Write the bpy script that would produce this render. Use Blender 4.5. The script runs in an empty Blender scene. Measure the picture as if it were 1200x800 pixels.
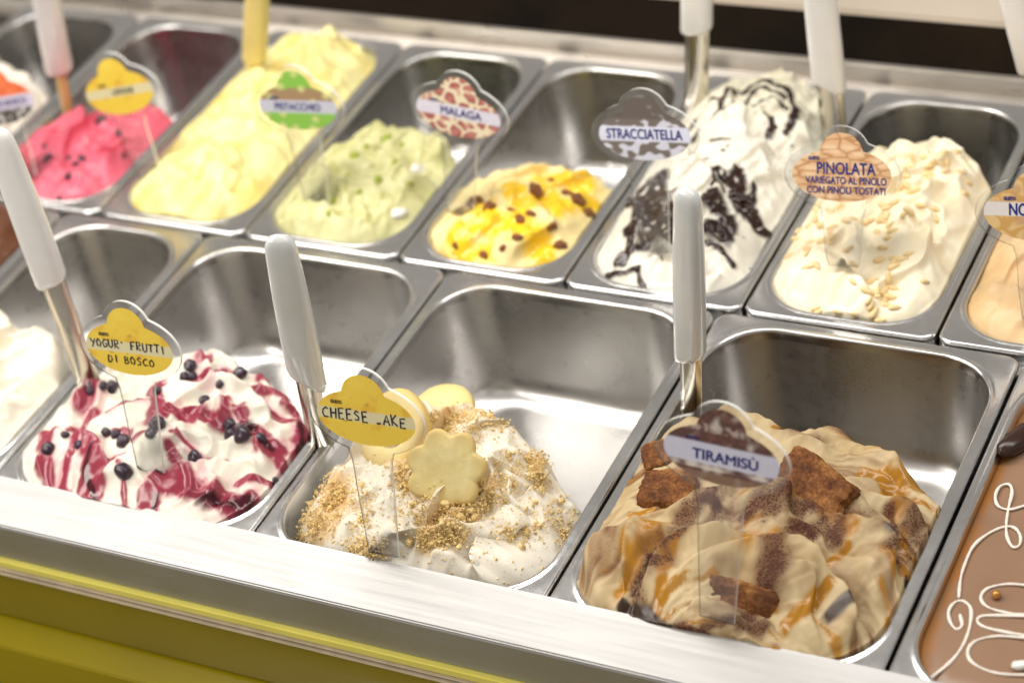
import bpy, bmesh, math, random
import numpy as np
from mathutils import Vector, Matrix
from mathutils.bvhtree import BVHTree

scene = bpy.context.scene
COL = scene.collection
rad = math.radians

# ------------------------------------------------------------------ camera
CAM = np.array([1.1698, -.9585, 1.1324]); YAW, PITCH, ROLL, FPX = -.5868, -.6566, -.2221, 2605.3
_f = np.array([math.sin(YAW)*math.cos(PITCH), math.cos(YAW)*math.cos(PITCH), math.sin(PITCH)])
_r = np.cross(_f, [0, 0, 1]); _r /= np.linalg.norm(_r); _u = np.cross(_r, _f)
CR = _r*math.cos(ROLL)+_u*math.sin(ROLL); CU = -_r*math.sin(ROLL)+_u*math.cos(ROLL)
cd = bpy.data.cameras.new('camera'); cam = bpy.data.objects.new('camera', cd); COL.objects.link(cam)
cam.matrix_world = Matrix(((CR[0], CU[0], -_f[0], CAM[0]), (CR[1], CU[1], -_f[1], CAM[1]), (CR[2], CU[2], -_f[2], CAM[2]), (0, 0, 0, 1)))
cd.sensor_fit = 'HORIZONTAL'; cd.sensor_width = 36; cd.lens = FPX*36/1200
cd.clip_start = .05; cd.clip_end = 60
cd.dof.use_dof = True; cd.dof.focus_distance = 1.655; cd.dof.aperture_fstop = 3.8
scene.camera = cam

# ------------------------------------------------------------------ light and exposure
world = bpy.data.worlds.new('World'); scene.world = world; world.use_nodes = True
bgn = world.node_tree.nodes['Background']; bgn.inputs[0].default_value = (1.0, .93, .85, 1); bgn.inputs[1].default_value = .35
def lamp(name, loc, target, sx, sy, power, color):
    l = bpy.data.lights.new(name, 'AREA'); l.shape = 'RECTANGLE'; l.size = sx; l.size_y = sy; l.energy = power; l.color = color
    o = bpy.data.objects.new(name, l); COL.objects.link(o); o.location = loc
    o.rotation_euler = (Vector(target)-Vector(loc)).to_track_quat('-Z', 'Y').to_euler()
    return o
lamp('case_strip_lamp', (.25, .36, .82), (.25, .30, 0), 2.4, .22, 10.5, (1, .97, .92))
lamp('added_front_key', (-.45, -.60, 1.0), (.2, .2, 0), .9, .30, 9, (1, .95, .87))  # added key light to brighten the handles and mound fronts
lamp('ceiling_lamp', (-.9, .2, 2.2), (.2, .2, 0), 1.2, 1.2, 20, (1, .93, .84))
lamp('added_room_fill', (1.1, -1.9, 2.1), (.3, .2, 0), 1.6, .8, 3, (1, .94, .86))  # added soft fill from behind the camera, to whiten the handles
vs = scene.view_settings; vs.view_transform = 'Standard'; vs.look = 'None'; vs.exposure = 0.12; vs.gamma = 1
scene.cycles.use_denoising = True
scene.cycles.max_bounces = 14; scene.cycles.transmission_bounces = 10; scene.cycles.transparent_max_bounces = 10
scene.cycles.caustics_reflective = False; scene.cycles.caustics_refractive = False
scene.cycles.sample_clamp_indirect = 6

# ------------------------------------------------------------------ helpers
def ray(px, py):
    d = _f+(px-600)/FPX*CR-(py-400)/FPX*CU
    return d/np.linalg.norm(d)
def atz(px, py, z=0.0):
    d = ray(px, py); return Vector(CAM+d*(z-CAM[2])/d[2])
def aty(px, py, y):
    d = ray(px, py); return Vector(CAM+d*(y-CAM[1])/d[1])
def lin(c):
    return tuple(((v/12.92) if v <= .04045 else ((v+.055)/1.055)**2.4) for v in c)
def hexc(h):
    h = h.lstrip('#'); return np.array(lin([int(h[i:i+2], 16)/255 for i in (0, 2, 4)]))
def sstep(a, b, x):
    t = np.clip((x-a)/(b-a), 0, 1); return t*t*(3-2*t)
_lat = {}
def noise(x, y, seed=0):
    """smooth gradient noise, about -1..1"""
    if seed not in _lat:
        a = np.random.RandomState(seed).rand(64, 64)*2*math.pi; _lat[seed] = (np.cos(a), np.sin(a))
    gx, gy = _lat[seed]
    xi = np.floor(x).astype(int); yi = np.floor(y).astype(int); fx = x-xi; fy = y-yi
    u = fx**3*(fx*(fx*6-15)+10); v = fy**3*(fy*(fy*6-15)+10)
    def g(i, j):
        a, b = (xi+i) % 64, (yi+j) % 64
        return gx[a, b]*(fx-i)+gy[a, b]*(fy-j)
    return 1.5*((g(0, 0)*(1-u)+g(1, 0)*u)*(1-v)+(g(0, 1)*(1-u)+g(1, 1)*u)*v)
def fbm(x, y, seed=0, o=4):
    s = 0; a = 1
    for i in range(o):
        s = s+a*noise(x*2**i, y*2**i, seed+i*7); a *= .5
    return s/1.6
def voro(x, y, seed=0):
    """distance to the nearest cell border of a jittered grid"""
    rs = np.random.RandomState(seed); jx = rs.rand(64, 64); jy = rs.rand(64, 64)
    xi = np.floor(x).astype(int); yi = np.floor(y).astype(int)
    d1 = np.full(x.shape, 9.); d2 = np.full(x.shape, 9.)
    for i in (-1, 0, 1):
        for j in (-1, 0, 1):
            a, b = (xi+i) % 64, (yi+j) % 64
            d = np.hypot(xi+i+jx[a, b]-x, yi+j+jy[a, b]-y)
            n1 = np.minimum(d1, d); d2 = np.minimum(np.maximum(d1, d), d2); d1 = n1
    return d2-d1, d1

def tag(o, label=None, cat=None, group=None, kind=None):
    if label: o['label'] = label
    if cat: o['category'] = cat
    if group: o['group'] = group
    if kind: o['kind'] = kind
    return o
def link(name, me, parent=None, mat=None):
    o = bpy.data.objects.new(name, me); COL.objects.link(o)
    if mat and not me.materials: me.materials.append(mat)
    if parent: o.parent = parent
    return o
def empty(name, loc=(0, 0, 0)):
    o = bpy.data.objects.new(name, None); COL.objects.link(o); o.location = loc; o.empty_display_size = .02
    return o
def mesh_np(name, V, F, smooth=True):
    """V (n,3), F (m,3 or 4)"""
    me = bpy.data.meshes.new(name); F = np.asarray(F, dtype=np.int32); k = F.shape[1]
    me.vertices.add(len(V)); me.vertices.foreach_set('co', np.asarray(V, dtype=np.float32).ravel())
    me.loops.add(F.size); me.loops.foreach_set('vertex_index', F.ravel())
    me.polygons.add(len(F)); me.polygons.foreach_set('loop_start', np.arange(0, F.size, k, dtype=np.int32))
    try: me.polygons.foreach_set('loop_total', np.full(len(F), k, dtype=np.int32))
    except Exception: pass
    me.polygons.foreach_set('use_smooth', np.full(len(F), smooth, dtype=bool))
    me.update(calc_edges=True); me.validate()
    return me
def mesh_pd(name, V, F, smooth=False):
    me = bpy.data.meshes.new(name); me.from_pydata([tuple(v) for v in V], [], F); me.update()
    if smooth: me.polygons.foreach_set('use_smooth', [True]*len(me.polygons))
    return me
def vcol(me, name, C):
    a = me.color_attributes.new(name, 'FLOAT_COLOR', 'POINT')
    C = np.concatenate([C, np.ones((len(C), 4-C.shape[1]))], 1)
    a.data.foreach_set('color', C.astype(np.float32).ravel())

# ------------------------------------------------------------------ materials
def nodemat(name):
    m = bpy.data.materials.new(name); m.use_nodes = True; nt = m.node_tree
    return m, nt, nt.nodes['Principled BSDF']
def N(nt, t, **kw):
    n = nt.nodes.new(t)
    for k, v in kw.items():
        if k in n.inputs: n.inputs[k].default_value = v
        else: setattr(n, k, v)
    return n
def ramp(nt, src, a, b, ca, cb):
    r = nt.nodes.new('ShaderNodeValToRGB'); e = r.color_ramp.elements
    e[0].position, e[1].position = a, b; e[0].color = (*ca, 1) if len(ca) == 3 else ca; e[1].color = (*cb, 1) if len(cb) == 3 else cb
    nt.links.new(src, r.inputs[0]); return r
def plain(name, color, rough=.5, metal=0, noise_scale=60, var=.12, bump=0, sss=0, coat=0, bdist=.001, spec=.5):
    m, nt, b = nodemat(name); L = nt.links.new
    tc = N(nt, 'ShaderNodeTexCoord'); n = N(nt, 'ShaderNodeTexNoise', Scale=noise_scale, Detail=5.0)
    L(tc.outputs['Object'], n.inputs['Vector'])
    c = np.array(color); r = ramp(nt, n.outputs['Fac'], .3, .7, tuple(c*(1-var)), tuple(np.minimum(c*(1+var), 1)))
    L(r.outputs[0], b.inputs['Base Color']); b.inputs['Roughness'].default_value = rough; b.inputs['Metallic'].default_value = metal
    b.inputs['Specular IOR Level'].default_value = spec
    if sss: b.inputs['Subsurface Weight'].default_value = sss; b.inputs['Subsurface Radius'].default_value = (.004, .003, .002)
    if coat: b.inputs['Coat Weight'].default_value = coat
    if bump:
        bp = N(nt, 'ShaderNodeBump', Strength=bump, Distance=bdist); L(n.outputs['Fac'], bp.inputs['Height']); L(bp.outputs[0], b.inputs['Normal'])
    return m
def steel(name, col=(.60, .58, .55), r0=.20, r1=.34, stretch=(4, 4, 4), scale=30, bump=.02):
    m, nt, b = nodemat(name); L = nt.links.new
    tc = N(nt, 'ShaderNodeTexCoord'); mp = N(nt, 'ShaderNodeMapping'); mp.inputs['Scale'].default_value = stretch
    n = N(nt, 'ShaderNodeTexNoise', Scale=scale, Detail=6.0); L(tc.outputs['Object'], mp.inputs[0]); L(mp.outputs[0], n.inputs['Vector'])
    n2 = N(nt, 'ShaderNodeTexNoise', Scale=14.0, Detail=4.0); L(tc.outputs['Object'], n2.inputs['Vector'])
    mx = N(nt, 'ShaderNodeMath', operation='MULTIPLY'); L(n.outputs['Fac'], mx.inputs[0]); L(n2.outputs['Fac'], mx.inputs[1])
    r = ramp(nt, mx.outputs[0], .12, .42, (r0,)*3, (r1,)*3); L(r.outputs[0], b.inputs['Roughness'])
    c = np.array(col); r2 = ramp(nt, n2.outputs['Fac'], .3, .7, tuple(c*.94), tuple(c*1.05)); L(r2.outputs[0], b.inputs['Base Color'])
    b.inputs['Metallic'].default_value = 1
    bp = N(nt, 'ShaderNodeBump', Strength=bump, Distance=.0006); L(n.outputs['Fac'], bp.inputs['Height']); L(bp.outputs[0], b.inputs['Normal'])
    return m
def cream(name, sss=.35, speck=None, speck_scale=900, grain=.05, spec=.5):
    """ice cream: pigment from 'pigment', gloss from 'gloss' (r = roughness, g = speck density)"""
    m, nt, b = nodemat(name); L = nt.links.new
    a = N(nt, 'ShaderNodeVertexColor', layer_name='pigment'); g = N(nt, 'ShaderNodeVertexColor', layer_name='gloss')
    sep = N(nt, 'ShaderNodeSeparateColor'); L(g.outputs[0], sep.inputs[0])
    tc = N(nt, 'ShaderNodeTexCoord'); n = N(nt, 'ShaderNodeTexNoise', Scale=260.0, Detail=5.0); L(tc.outputs['Object'], n.inputs['Vector'])
    col = a.outputs[0]
    if speck is not None:
        n3 = N(nt, 'ShaderNodeTexNoise', Scale=float(speck_scale), Detail=2.0, Roughness=.7); L(tc.outputs['Object'], n3.inputs['Vector'])
        ad = N(nt, 'ShaderNodeMath', operation='ADD'); L(n3.outputs['Fac'], ad.inputs[0]); L(sep.outputs[1], ad.inputs[1])
        rr = ramp(nt, ad.outputs[0], .93, 1.0, (0, 0, 0), (1, 1, 1))
        mix = N(nt, 'ShaderNodeMix', data_type='RGBA'); L(rr.outputs[0], mix.inputs[0]); L(col, mix.inputs[6]); mix.inputs[7].default_value = (*speck, 1)
        col = mix.outputs[2]
    L(col, b.inputs['Base Color']); L(sep.outputs[0], b.inputs['Roughness'])
    b.inputs['Subsurface Weight'].default_value = sss; b.inputs['Subsurface Radius'].default_value = (1, .75, .5); b.inputs['Subsurface Scale'].default_value = .003
    b.inputs['Specular IOR Level'].default_value = spec
    bp = N(nt, 'ShaderNodeBump', Strength=grain, Distance=.0008); L(n.outputs['Fac'], bp.inputs['Height']); L(bp.outputs[0], b.inputs['Normal'])
    return m
def acrylic():
    m, nt, b = nodemat('clear_acrylic')
    n = N(nt, 'ShaderNodeTexNoise', Scale=40.0); r = ramp(nt, n.outputs['Fac'], .3, .8, (.015,)*3, (.05,)*3); nt.links.new(r.outputs[0], b.inputs['Roughness'])
    b.inputs['Base Color'].default_value = (.96, .96, .95, 1); b.inputs['Transmission Weight'].default_value = .96; b.inputs['IOR'].default_value = 1.49
    return m
def acrylic_edge():
    m, nt, b = nodemat('acrylic_edge_gleam')
    n = N(nt, 'ShaderNodeTexNoise', Scale=90.0); r = ramp(nt, n.outputs['Fac'], .3, .8, (.18,)*3, (.35,)*3); nt.links.new(r.outputs[0], b.inputs['Roughness'])
    b.inputs['Base Color'].default_value = (.93, .93, .90, 1); b.inputs['Transmission Weight'].default_value = .05; b.inputs['IOR'].default_value = 1.49  # bright gleam of the clear edge, put in as near-opaque white
    return m
def printed():
    m, nt, b = nodemat('printed_card'); L = nt.links.new
    a = N(nt, 'ShaderNodeVertexColor', layer_name='pigment')
    n = N(nt, 'ShaderNodeTexNoise', Scale=300.0); mix = N(nt, 'ShaderNodeMix', data_type='RGBA', blend_type='MULTIPLY')
    r = ramp(nt, n.outputs['Fac'], .3, .7, (.92,)*3, (1,)*3); mix.inputs[0].default_value = 1; pale = N(nt, 'ShaderNodeMix', data_type='RGBA'); pale.inputs[0].default_value = .04; pale.inputs[7].default_value = (.85, .85, .84, 1); L(a.outputs[0], pale.inputs[6]); L(pale.outputs[2], mix.inputs[6]); L(r.outputs[0], mix.inputs[7])
    L(mix.outputs[2], b.inputs['Base Color']); b.inputs['Roughness'].default_value = .3
    return m
def biscuit_mat():
    m, nt, b = nodemat('pale_biscuit'); L = nt.links.new; tc = N(nt, 'ShaderNodeTexCoord')
    ln = N(nt, 'ShaderNodeVectorMath', operation='LENGTH'); L(tc.outputs['Object'], ln.inputs[0])
    n1 = N(nt, 'ShaderNodeTexNoise', Scale=90.0, Detail=7.0, Roughness=.65); n2 = N(nt, 'ShaderNodeTexVoronoi', Scale=520.0)
    for n in (n1, n2): L(tc.outputs['Object'], n.inputs['Vector'])
    r = ramp(nt, n1.outputs['Fac'], .3, .72, (.76, .60, .22), (.88, .75, .38))
    ad = N(nt, 'ShaderNodeMath', operation='MULTIPLY_ADD'); L(n1.outputs['Fac'], ad.inputs[0]); ad.inputs[1].default_value = .012; L(ln.outputs['Value'], ad.inputs[2])
    r2 = ramp(nt, ad.outputs[0], .027, .040, (0, 0, 0), (.75, .75, .75))
    mix = N(nt, 'ShaderNodeMix', data_type='RGBA'); L(r2.outputs[0], mix.inputs[0]); L(r.outputs[0], mix.inputs[6]); mix.inputs[7].default_value = (.62, .40, .11, 1)
    L(mix.outputs[2], b.inputs['Base Color']); b.inputs['Roughness'].default_value = .65
    pit = ramp(nt, n2.outputs['Distance'], .05, .25, (0, 0, 0), (1, 1, 1)); h = N(nt, 'ShaderNodeMath', operation='MULTIPLY_ADD'); L(pit.outputs[0], h.inputs[0]); h.inputs[1].default_value = .4; L(n1.outputs['Fac'], h.inputs[2])
    bp = N(nt, 'ShaderNodeBump', Strength=.5, Distance=.0008); L(h.outputs[0], bp.inputs['Height']); L(bp.outputs[0], b.inputs['Normal'])
    return m
def cake_mat():
    m, nt, b = nodemat('soaked_cake'); L = nt.links.new; tc = N(nt, 'ShaderNodeTexCoord')
    n1 = N(nt, 'ShaderNodeTexNoise', Scale=55.0, Detail=8.0, Roughness=.7); n2 = N(nt, 'ShaderNodeTexNoise', Scale=420.0, Detail=4.0, Roughness=.7)
    for n in (n1, n2): L(tc.outputs['Object'], n.inputs['Vector'])
    ad = N(nt, 'ShaderNodeMath', operation='MULTIPLY_ADD'); L(n2.outputs['Fac'], ad.inputs[0]); ad.inputs[1].default_value = .35; L(n1.outputs['Fac'], ad.inputs[2])
    r = ramp(nt, ad.outputs[0], .50, .86, (.045, .013, .005), (.38, .17, .045)); e = r.color_ramp.elements.new(.68); e.color = (.17, .058, .014, 1)
    L(r.outputs[0], b.inputs['Base Color']); b.inputs['Roughness'].default_value = .7; b.inputs['Specular IOR Level'].default_value = .25
    bp = N(nt, 'ShaderNodeBump', Strength=.8, Distance=.0015); L(ad.outputs[0], bp.inputs['Height']); L(bp.outputs[0], b.inputs['Normal'])
    return m
M = {
 'pan': steel('pan_rim_steel', (.70, .695, .69), .16, .25, (3, 3, 3), 40, .03),
 'basin': steel('pan_basin_steel', (.64, .63, .62), .25, .36, (3, 3, 3), 34, .02),
 'rail': steel('brushed_rail_steel', (.43, .425, .42), .48, .60, (1, 30, 30), 10, .012),
 'bar': steel('divider_steel', (.60, .59, .58), .28, .42, (2, 20, 20), 20, .03),
 'ledge': steel('ledge_steel', (.66, .62, .57), .25, .38, (1, 30, 30), 18, .03),
 'blade': steel('spatula_steel', (.62, .58, .50), .14, .26, (8, 8, 2), 30, .02),
 'dark': plain('dark_case_interior', (.02, .017, .014), .45),
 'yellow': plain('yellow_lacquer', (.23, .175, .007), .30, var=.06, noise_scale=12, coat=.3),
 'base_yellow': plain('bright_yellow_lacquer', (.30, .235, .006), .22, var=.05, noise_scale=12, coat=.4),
 'trim': plain('pale_yellow_trim', (.80, .72, .17), .35, var=.06, noise_scale=20),
 'groove': plain('beige_gasket', (.50, .42, .30), .5),
 'rear': plain('dark_rear_panel', (.008, .0045, .002), .6, var=.6, noise_scale=9, spec=.05),
 'worktop': plain('beige_worktop', (.56, .48, .39), .45, var=.1, noise_scale=7),
 'white_plastic': plain('white_handle_plastic', (.86, .85, .84), .16, var=.03, noise_scale=40, coat=.4, sss=.1),
 'grey_plastic': plain('grey_handle_plastic', (.66, .68, .68), .16, var=.04, noise_scale=40, coat=.5),
 'yellow_plastic': plain('yellowed_handle_plastic', (.76, .64, .25), .32, var=.05, noise_scale=25, sss=.1),
 'acrylic': acrylic(), 'acrylic_edge': acrylic_edge(), 'print': printed(),
 'ink_blue': plain('blue_ink', (.012, .02, .19), .4), 'ink_black': plain('black_marker', (.012, .014, .016), .4),
 'ink_grey': plain('grey_logo_ink', (.06, .05, .03), .4),
 'berry': plain('dark_berry_skin', (.034, .017, .034), .30, var=.75, noise_scale=150, coat=.2),
 'raisin': plain('raisin_skin', (.25, .085, .018), .35, var=.5, noise_scale=240, bump=.6),
 'pinenut': plain('toasted_pine_nut', (.86, .64, .33), .42, var=.2, noise_scale=120, sss=.1),
 'biscuit': biscuit_mat(),
 'crumb': plain('biscuit_crumb', (.85, .60, .27), .8, var=.30, noise_scale=300, bump=.3),
 'cake': cake_mat(),
 'choc': plain('dark_chocolate', (.03, .010, .006), .25, var=.3, noise_scale=80),
 'pistachio': plain('chopped_pistachio', (.36, .43, .04), .5, var=.35, noise_scale=200, bump=.3),
 'icing': plain('white_icing', (.86, .80, .72), .35, var=.03, noise_scale=100, sss=.2),
 'gold': plain('gold_sugar_ball', (.55, .28, .07), .25, metal=.7, noise_scale=90),
 'cream_bit': plain('white_cream', (.86, .85, .80), .5, var=.03, noise_scale=100, sss=.2),
}

# ------------------------------------------------------------------ layout of the pans
FW, FY0, FY1 = .2557, -.017, .343      # front row: width, outer front and back edge
BW, BY0, BY1, BX = .165, .3468, .684, -.2965
def fpan(k): return (k*FW, (k+1)*FW)
def bpan(j): return (BX+j*BW, BX+(j+1)*BW)
DEPTH = .112; TAPER = .10

def rrect(x0, x1, y0, y1, r, n=10, m=8):
    """rounded rectangle, a fixed number of points so loops of different radii can be bridged"""
    P = []
    for cx, cy, a0 in ((x1-r, y1-r, 0), (x0+r, y1-r, 90), (x0+r, y0+r, 180), (x1-r, y0+r, 270)):
        for i in range(n+1):
            a = rad(a0+90*i/n); P.append((cx+r*math.cos(a), cy+r*math.sin(a)))
    Q = []
    for i, p in enumerate(P):
        Q.append(p)
        if i % (n+1) == n:
            q = P[(i+1) % len(P)]
            for t in range(1, m): Q.append((p[0]+(q[0]-p[0])*t/m, p[1]+(q[1]-p[1])*t/m))
    return Q
def make_pan(x0, x1, y0, y1, side, fr, bk, label, group, r_in):
    """outer flange x0..x1, y0..y1; opening inset by side / fr / bk"""
    g = .0012
    L = []; O = lambda d, z, r: L.append((rrect(x0+g+d, x1-g-d, y0+d, y1-d, r), z))
    O(0, -.012, .012); O(0, -.0032, .012); O(.0003, -.0018, .012); O(.0010, -.0007, .0118); O(.0020, -.0001, .0112); O(.0027, 0, .011)
    ox0, ox1, oy0, oy1 = x0+side, x1-side, y0+fr, y1-bk
    I = lambda d, z, r: L.append((rrect(ox0+d, ox1-d, oy0+d, oy1-d, r), z))
    I(-.0052, 0, r_in+.005); I(-.0040, .0000, r_in+.004); I(-.0030, .0003, r_in+.003); I(-.0020, .0007, r_in+.002); I(-.0008, .0009, r_in+.0008); I(.0003, .0006, r_in); I(.0011, -.0004, r_in); I(.0015, -.003, r_in)
    zf = -DEPTH; R = .022
    I(.0015+TAPER*.008, -.008, r_in-.0005); I(.0015+TAPER*.045, -.045, r_in-.002); I(.0015+TAPER*.08, -.08, r_in-.0035)
    zt = zf+R; dt = .0015+TAPER*(-zt)
    for i in range(0, 9):
        a = rad(90*i/8); I(dt+R*(1-math.cos(a)), zt-R*math.sin(a), max(r_in-.004-R*.6*(1-math.cos(a)), .012))
    I(dt+R+.03, zf-.0006, .01)
    V = []; F = []; n = len(L[0][0])
    for P, z in L: V += [(x, y, z) for x, y in P]
    for i in range(len(L)-1):
        for j in range(n):
            a, b = i*n+j, i*n+(j+1) % n; F.append((a, b, b+n, a+n))
    F.append(tuple(range((len(L)-1)*n, len(L)*n)))
    me = mesh_pd('steel_pan', V, F, True); me.materials.append(M['pan']); me.materials.append(M['basin'])
    for q in me.polygons: q.material_index = 1 if q.index >= 14*n else 0
    o = link('steel_pan', me)
    tag(o, label, 'pan', group); return (ox0, ox1, oy0, oy1, r_in)
FG, BG = 'front row of steel ice cream pans', 'back row of steel ice cream pans'
PAN = {}
for k, key, lab in ((-2, 'mousse', 'steel pan of brown ice cream at the far left edge of the front row'),
                    (-1, 'plain', 'narrow steel pan holding plain white ice cream left of the berry yogurt'),
                    (0, 'yogurt', 'wide steel pan holding white yogurt ice cream streaked with berry sauce'),
                    (1, 'cheesecake', 'wide steel pan holding the crumb covered cheesecake ice cream'),
                    (2, 'tiramisu', 'wide steel pan holding the tan tiramisu ice cream with cake'),
                    (3, 'chocolate', 'steel pan of smooth milk chocolate with white icing at right corner')):
    x0, x1 = {-1: (-.166, 0), -2: (-.4217, -.166)}.get(k, fpan(k)); PAN[key] = make_pan(x0, x1, FY0, FY1, .0105, .0115, .0125, lab, FG, .050)
for j, key, lab in ((-1, 'pale', 'narrow steel pan in the back left corner behind the red fruit sign'),
                    (0, 'pink', 'narrow steel pan holding the pink berry ice cream'),
                    (1, 'lemon', 'narrow steel pan heaped full of pale yellow ice cream'),
                    (2, 'pist', 'narrow steel pan holding the pale green pistachio ice cream'),
                    (3, 'malaga', 'narrow steel pan holding the yellow ice cream with raisins'),
                    (4, 'strac', 'narrow steel pan holding white ice cream with chocolate streaks'),
                    (5, 'pin', 'narrow steel pan holding white ice cream topped with pine nuts'),
                    (6, 'nocc', 'narrow steel pan holding beige hazelnut ice cream at right edge')):
    x0, x1 = bpan(j); PAN[key] = make_pan(x0, x1, BY0, BY1, .0100, .0105, .0140, lab, BG, .046)

# ------------------------------------------------------------------ counter
XA, XB = -1.1, 1.5
def extrude_profile(name, P, parent, mat, xa=XA, xb=XB, bev=.0012):
    """closed (y, z) outline extruded along the counter, with a slight bevel"""
    bm = bmesh.new()
    a = [bm.verts.new((xa, y, z)) for y, z in P]; b = [bm.verts.new((xb, y, z)) for y, z in P]
    n = len(P)
    for i in range(n): bm.faces.new((a[i], a[(i+1) % n], b[(i+1) % n], b[i]))
    bm.faces.new(a[::-1]); bm.faces.new(b)
    bmesh.ops.recalc_face_normals(bm, faces=bm.faces)
    if bev: bmesh.ops.bevel(bm, geom=[e for e in bm.edges if abs(e.verts[0].co.x-e.verts[1].co.x) > .1], offset=bev, segments=2, affect='EDGES')
    me = bpy.data.meshes.new(name); bm.to_mesh(me); bm.free()
    return link(name, me, parent, mat)
counter = tag(empty('display_counter', (.2, 0, 0)), 'long steel ice cream counter with bright front rail and yellow base', 'counter')
def cpart(name, P, mat, **k):
    o = extrude_profile(name, P, counter, mat, **k); o.location = (-.2, 0, 0); return o
cpart('front_rail', [(0, .0022), (0, .0045), (-.0440, -.0048), (-.0450, -.0064), (-.0450, -.0430), (-.030, -.0430), (-.030, -.0040)], M['rail'])
cpart('yellow_trim', [(-.034, -.0433), (-.0490, -.0433), (-.0490, -.0515), (-.034, -.0515)], M['trim'])
cpart('gasket_strip', [(-.034, -.0518), (-.0505, -.0518), (-.0505, -.0540), (-.034, -.0540)], M['groove'])
cpart('gasket_strip', [(-.034, -.0562), (-.0520, -.0562), (-.0520, -.0574), (-.034, -.0574)], M['groove'], bev=.0004)
cpart('gasket_channel', [(-.034, -.0542), (-.0455, -.0542), (-.0455, -.0560), (-.034, -.0560)], M['dark'], bev=0)
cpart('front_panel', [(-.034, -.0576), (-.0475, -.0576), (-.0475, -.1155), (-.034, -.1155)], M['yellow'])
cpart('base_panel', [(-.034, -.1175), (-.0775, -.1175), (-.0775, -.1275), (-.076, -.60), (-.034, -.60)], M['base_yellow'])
cpart('unseen_yellow_reflector', [(-.089, -.40), (-.60, -.40), (-.60, -.46), (-.089, -.46)], M['yellow'])  # unseen sheet below the view, added for its yellow reflection in the rail face
cpart('pan_well', [(-.028, -.135), (.70, -.135), (.70, -.60), (-.028, -.60)], M['dark'], bev=0)
cpart('divider_bar', [(.3345, -.0127), (.3570, -.0127), (.3570, -.020), (.3345, -.020)], M['bar'])
cpart('back_ledge', [(.676, -.0125), (.676, -.020), (.7115, -.020), (.7115, .0115), (.7045, .0115), (.7010, -.0085), (.692, -.0125)], M['ledge'], bev=.0015)
cpart('rear_panel', [(.712, -.020), (.762, -.020), (.762, .029), (.712, .001)], M['rear'])
tag(extrude_profile('back_worktop', [(.763, -.3), (1.5, -.3), (1.5, .033), (.763, .031)], None, M['worktop'], bev=.003), 'plain beige worktop behind the dark rear panel', 'worktop')

# ------------------------------------------------------------------ ice cream
GEL = {}
def polyd(X, Y, pts):
    d = np.full(X.shape, 9.)
    for (ax, ay), (bx, by) in zip(pts[:-1], pts[1:]):
        vx, vy = bx-ax, by-ay; L2 = vx*vx+vy*vy+1e-12
        t = np.clip(((X-ax)*vx+(Y-ay)*vy)/L2, 0, 1)
        d = np.minimum(d, np.hypot(X-ax-t*vx, Y-ay-t*vy))
    return d
def stroke_mask(X, Y, strokes, org, sc, z=.01, seed=3, rag=.35, soft=.5, ppc=1150.):
    """strokes in enlarged-photo coordinates (points, width); laid on the ice cream as bands of colour"""
    m = np.zeros(X.shape); n = fbm(X/.012, Y/.012, seed)
    for pts, w in strokes:
        P = [atz(org[0]+a/sc, org[1]+b/sc, z) for a, b in pts]; P = [(p.x, p.y) for p in P]
        if len(P) == 1: P = P*2
        hw = w/sc/ppc/2*1.25
        d = polyd(X+.004*noise(X/.02, Y/.02, seed+1), Y+.004*noise(X/.02, Y/.02, seed+2), P)/hw
        m = np.maximum(m, 1-sstep(1-soft, 1+soft*.5, d+rag*n))
    return m
def blur(a):
    p = np.pad(a, 1, mode='edge'); b = a.copy(); b[1:-1, 1:-1] = (p[:-2, 1:-1]+p[2:, 1:-1]+p[1:-1, :-2]+p[1:-1, 2:])[1:-1, 1:-1]/8+a[1:-1, 1:-1]/2
    return b
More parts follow.
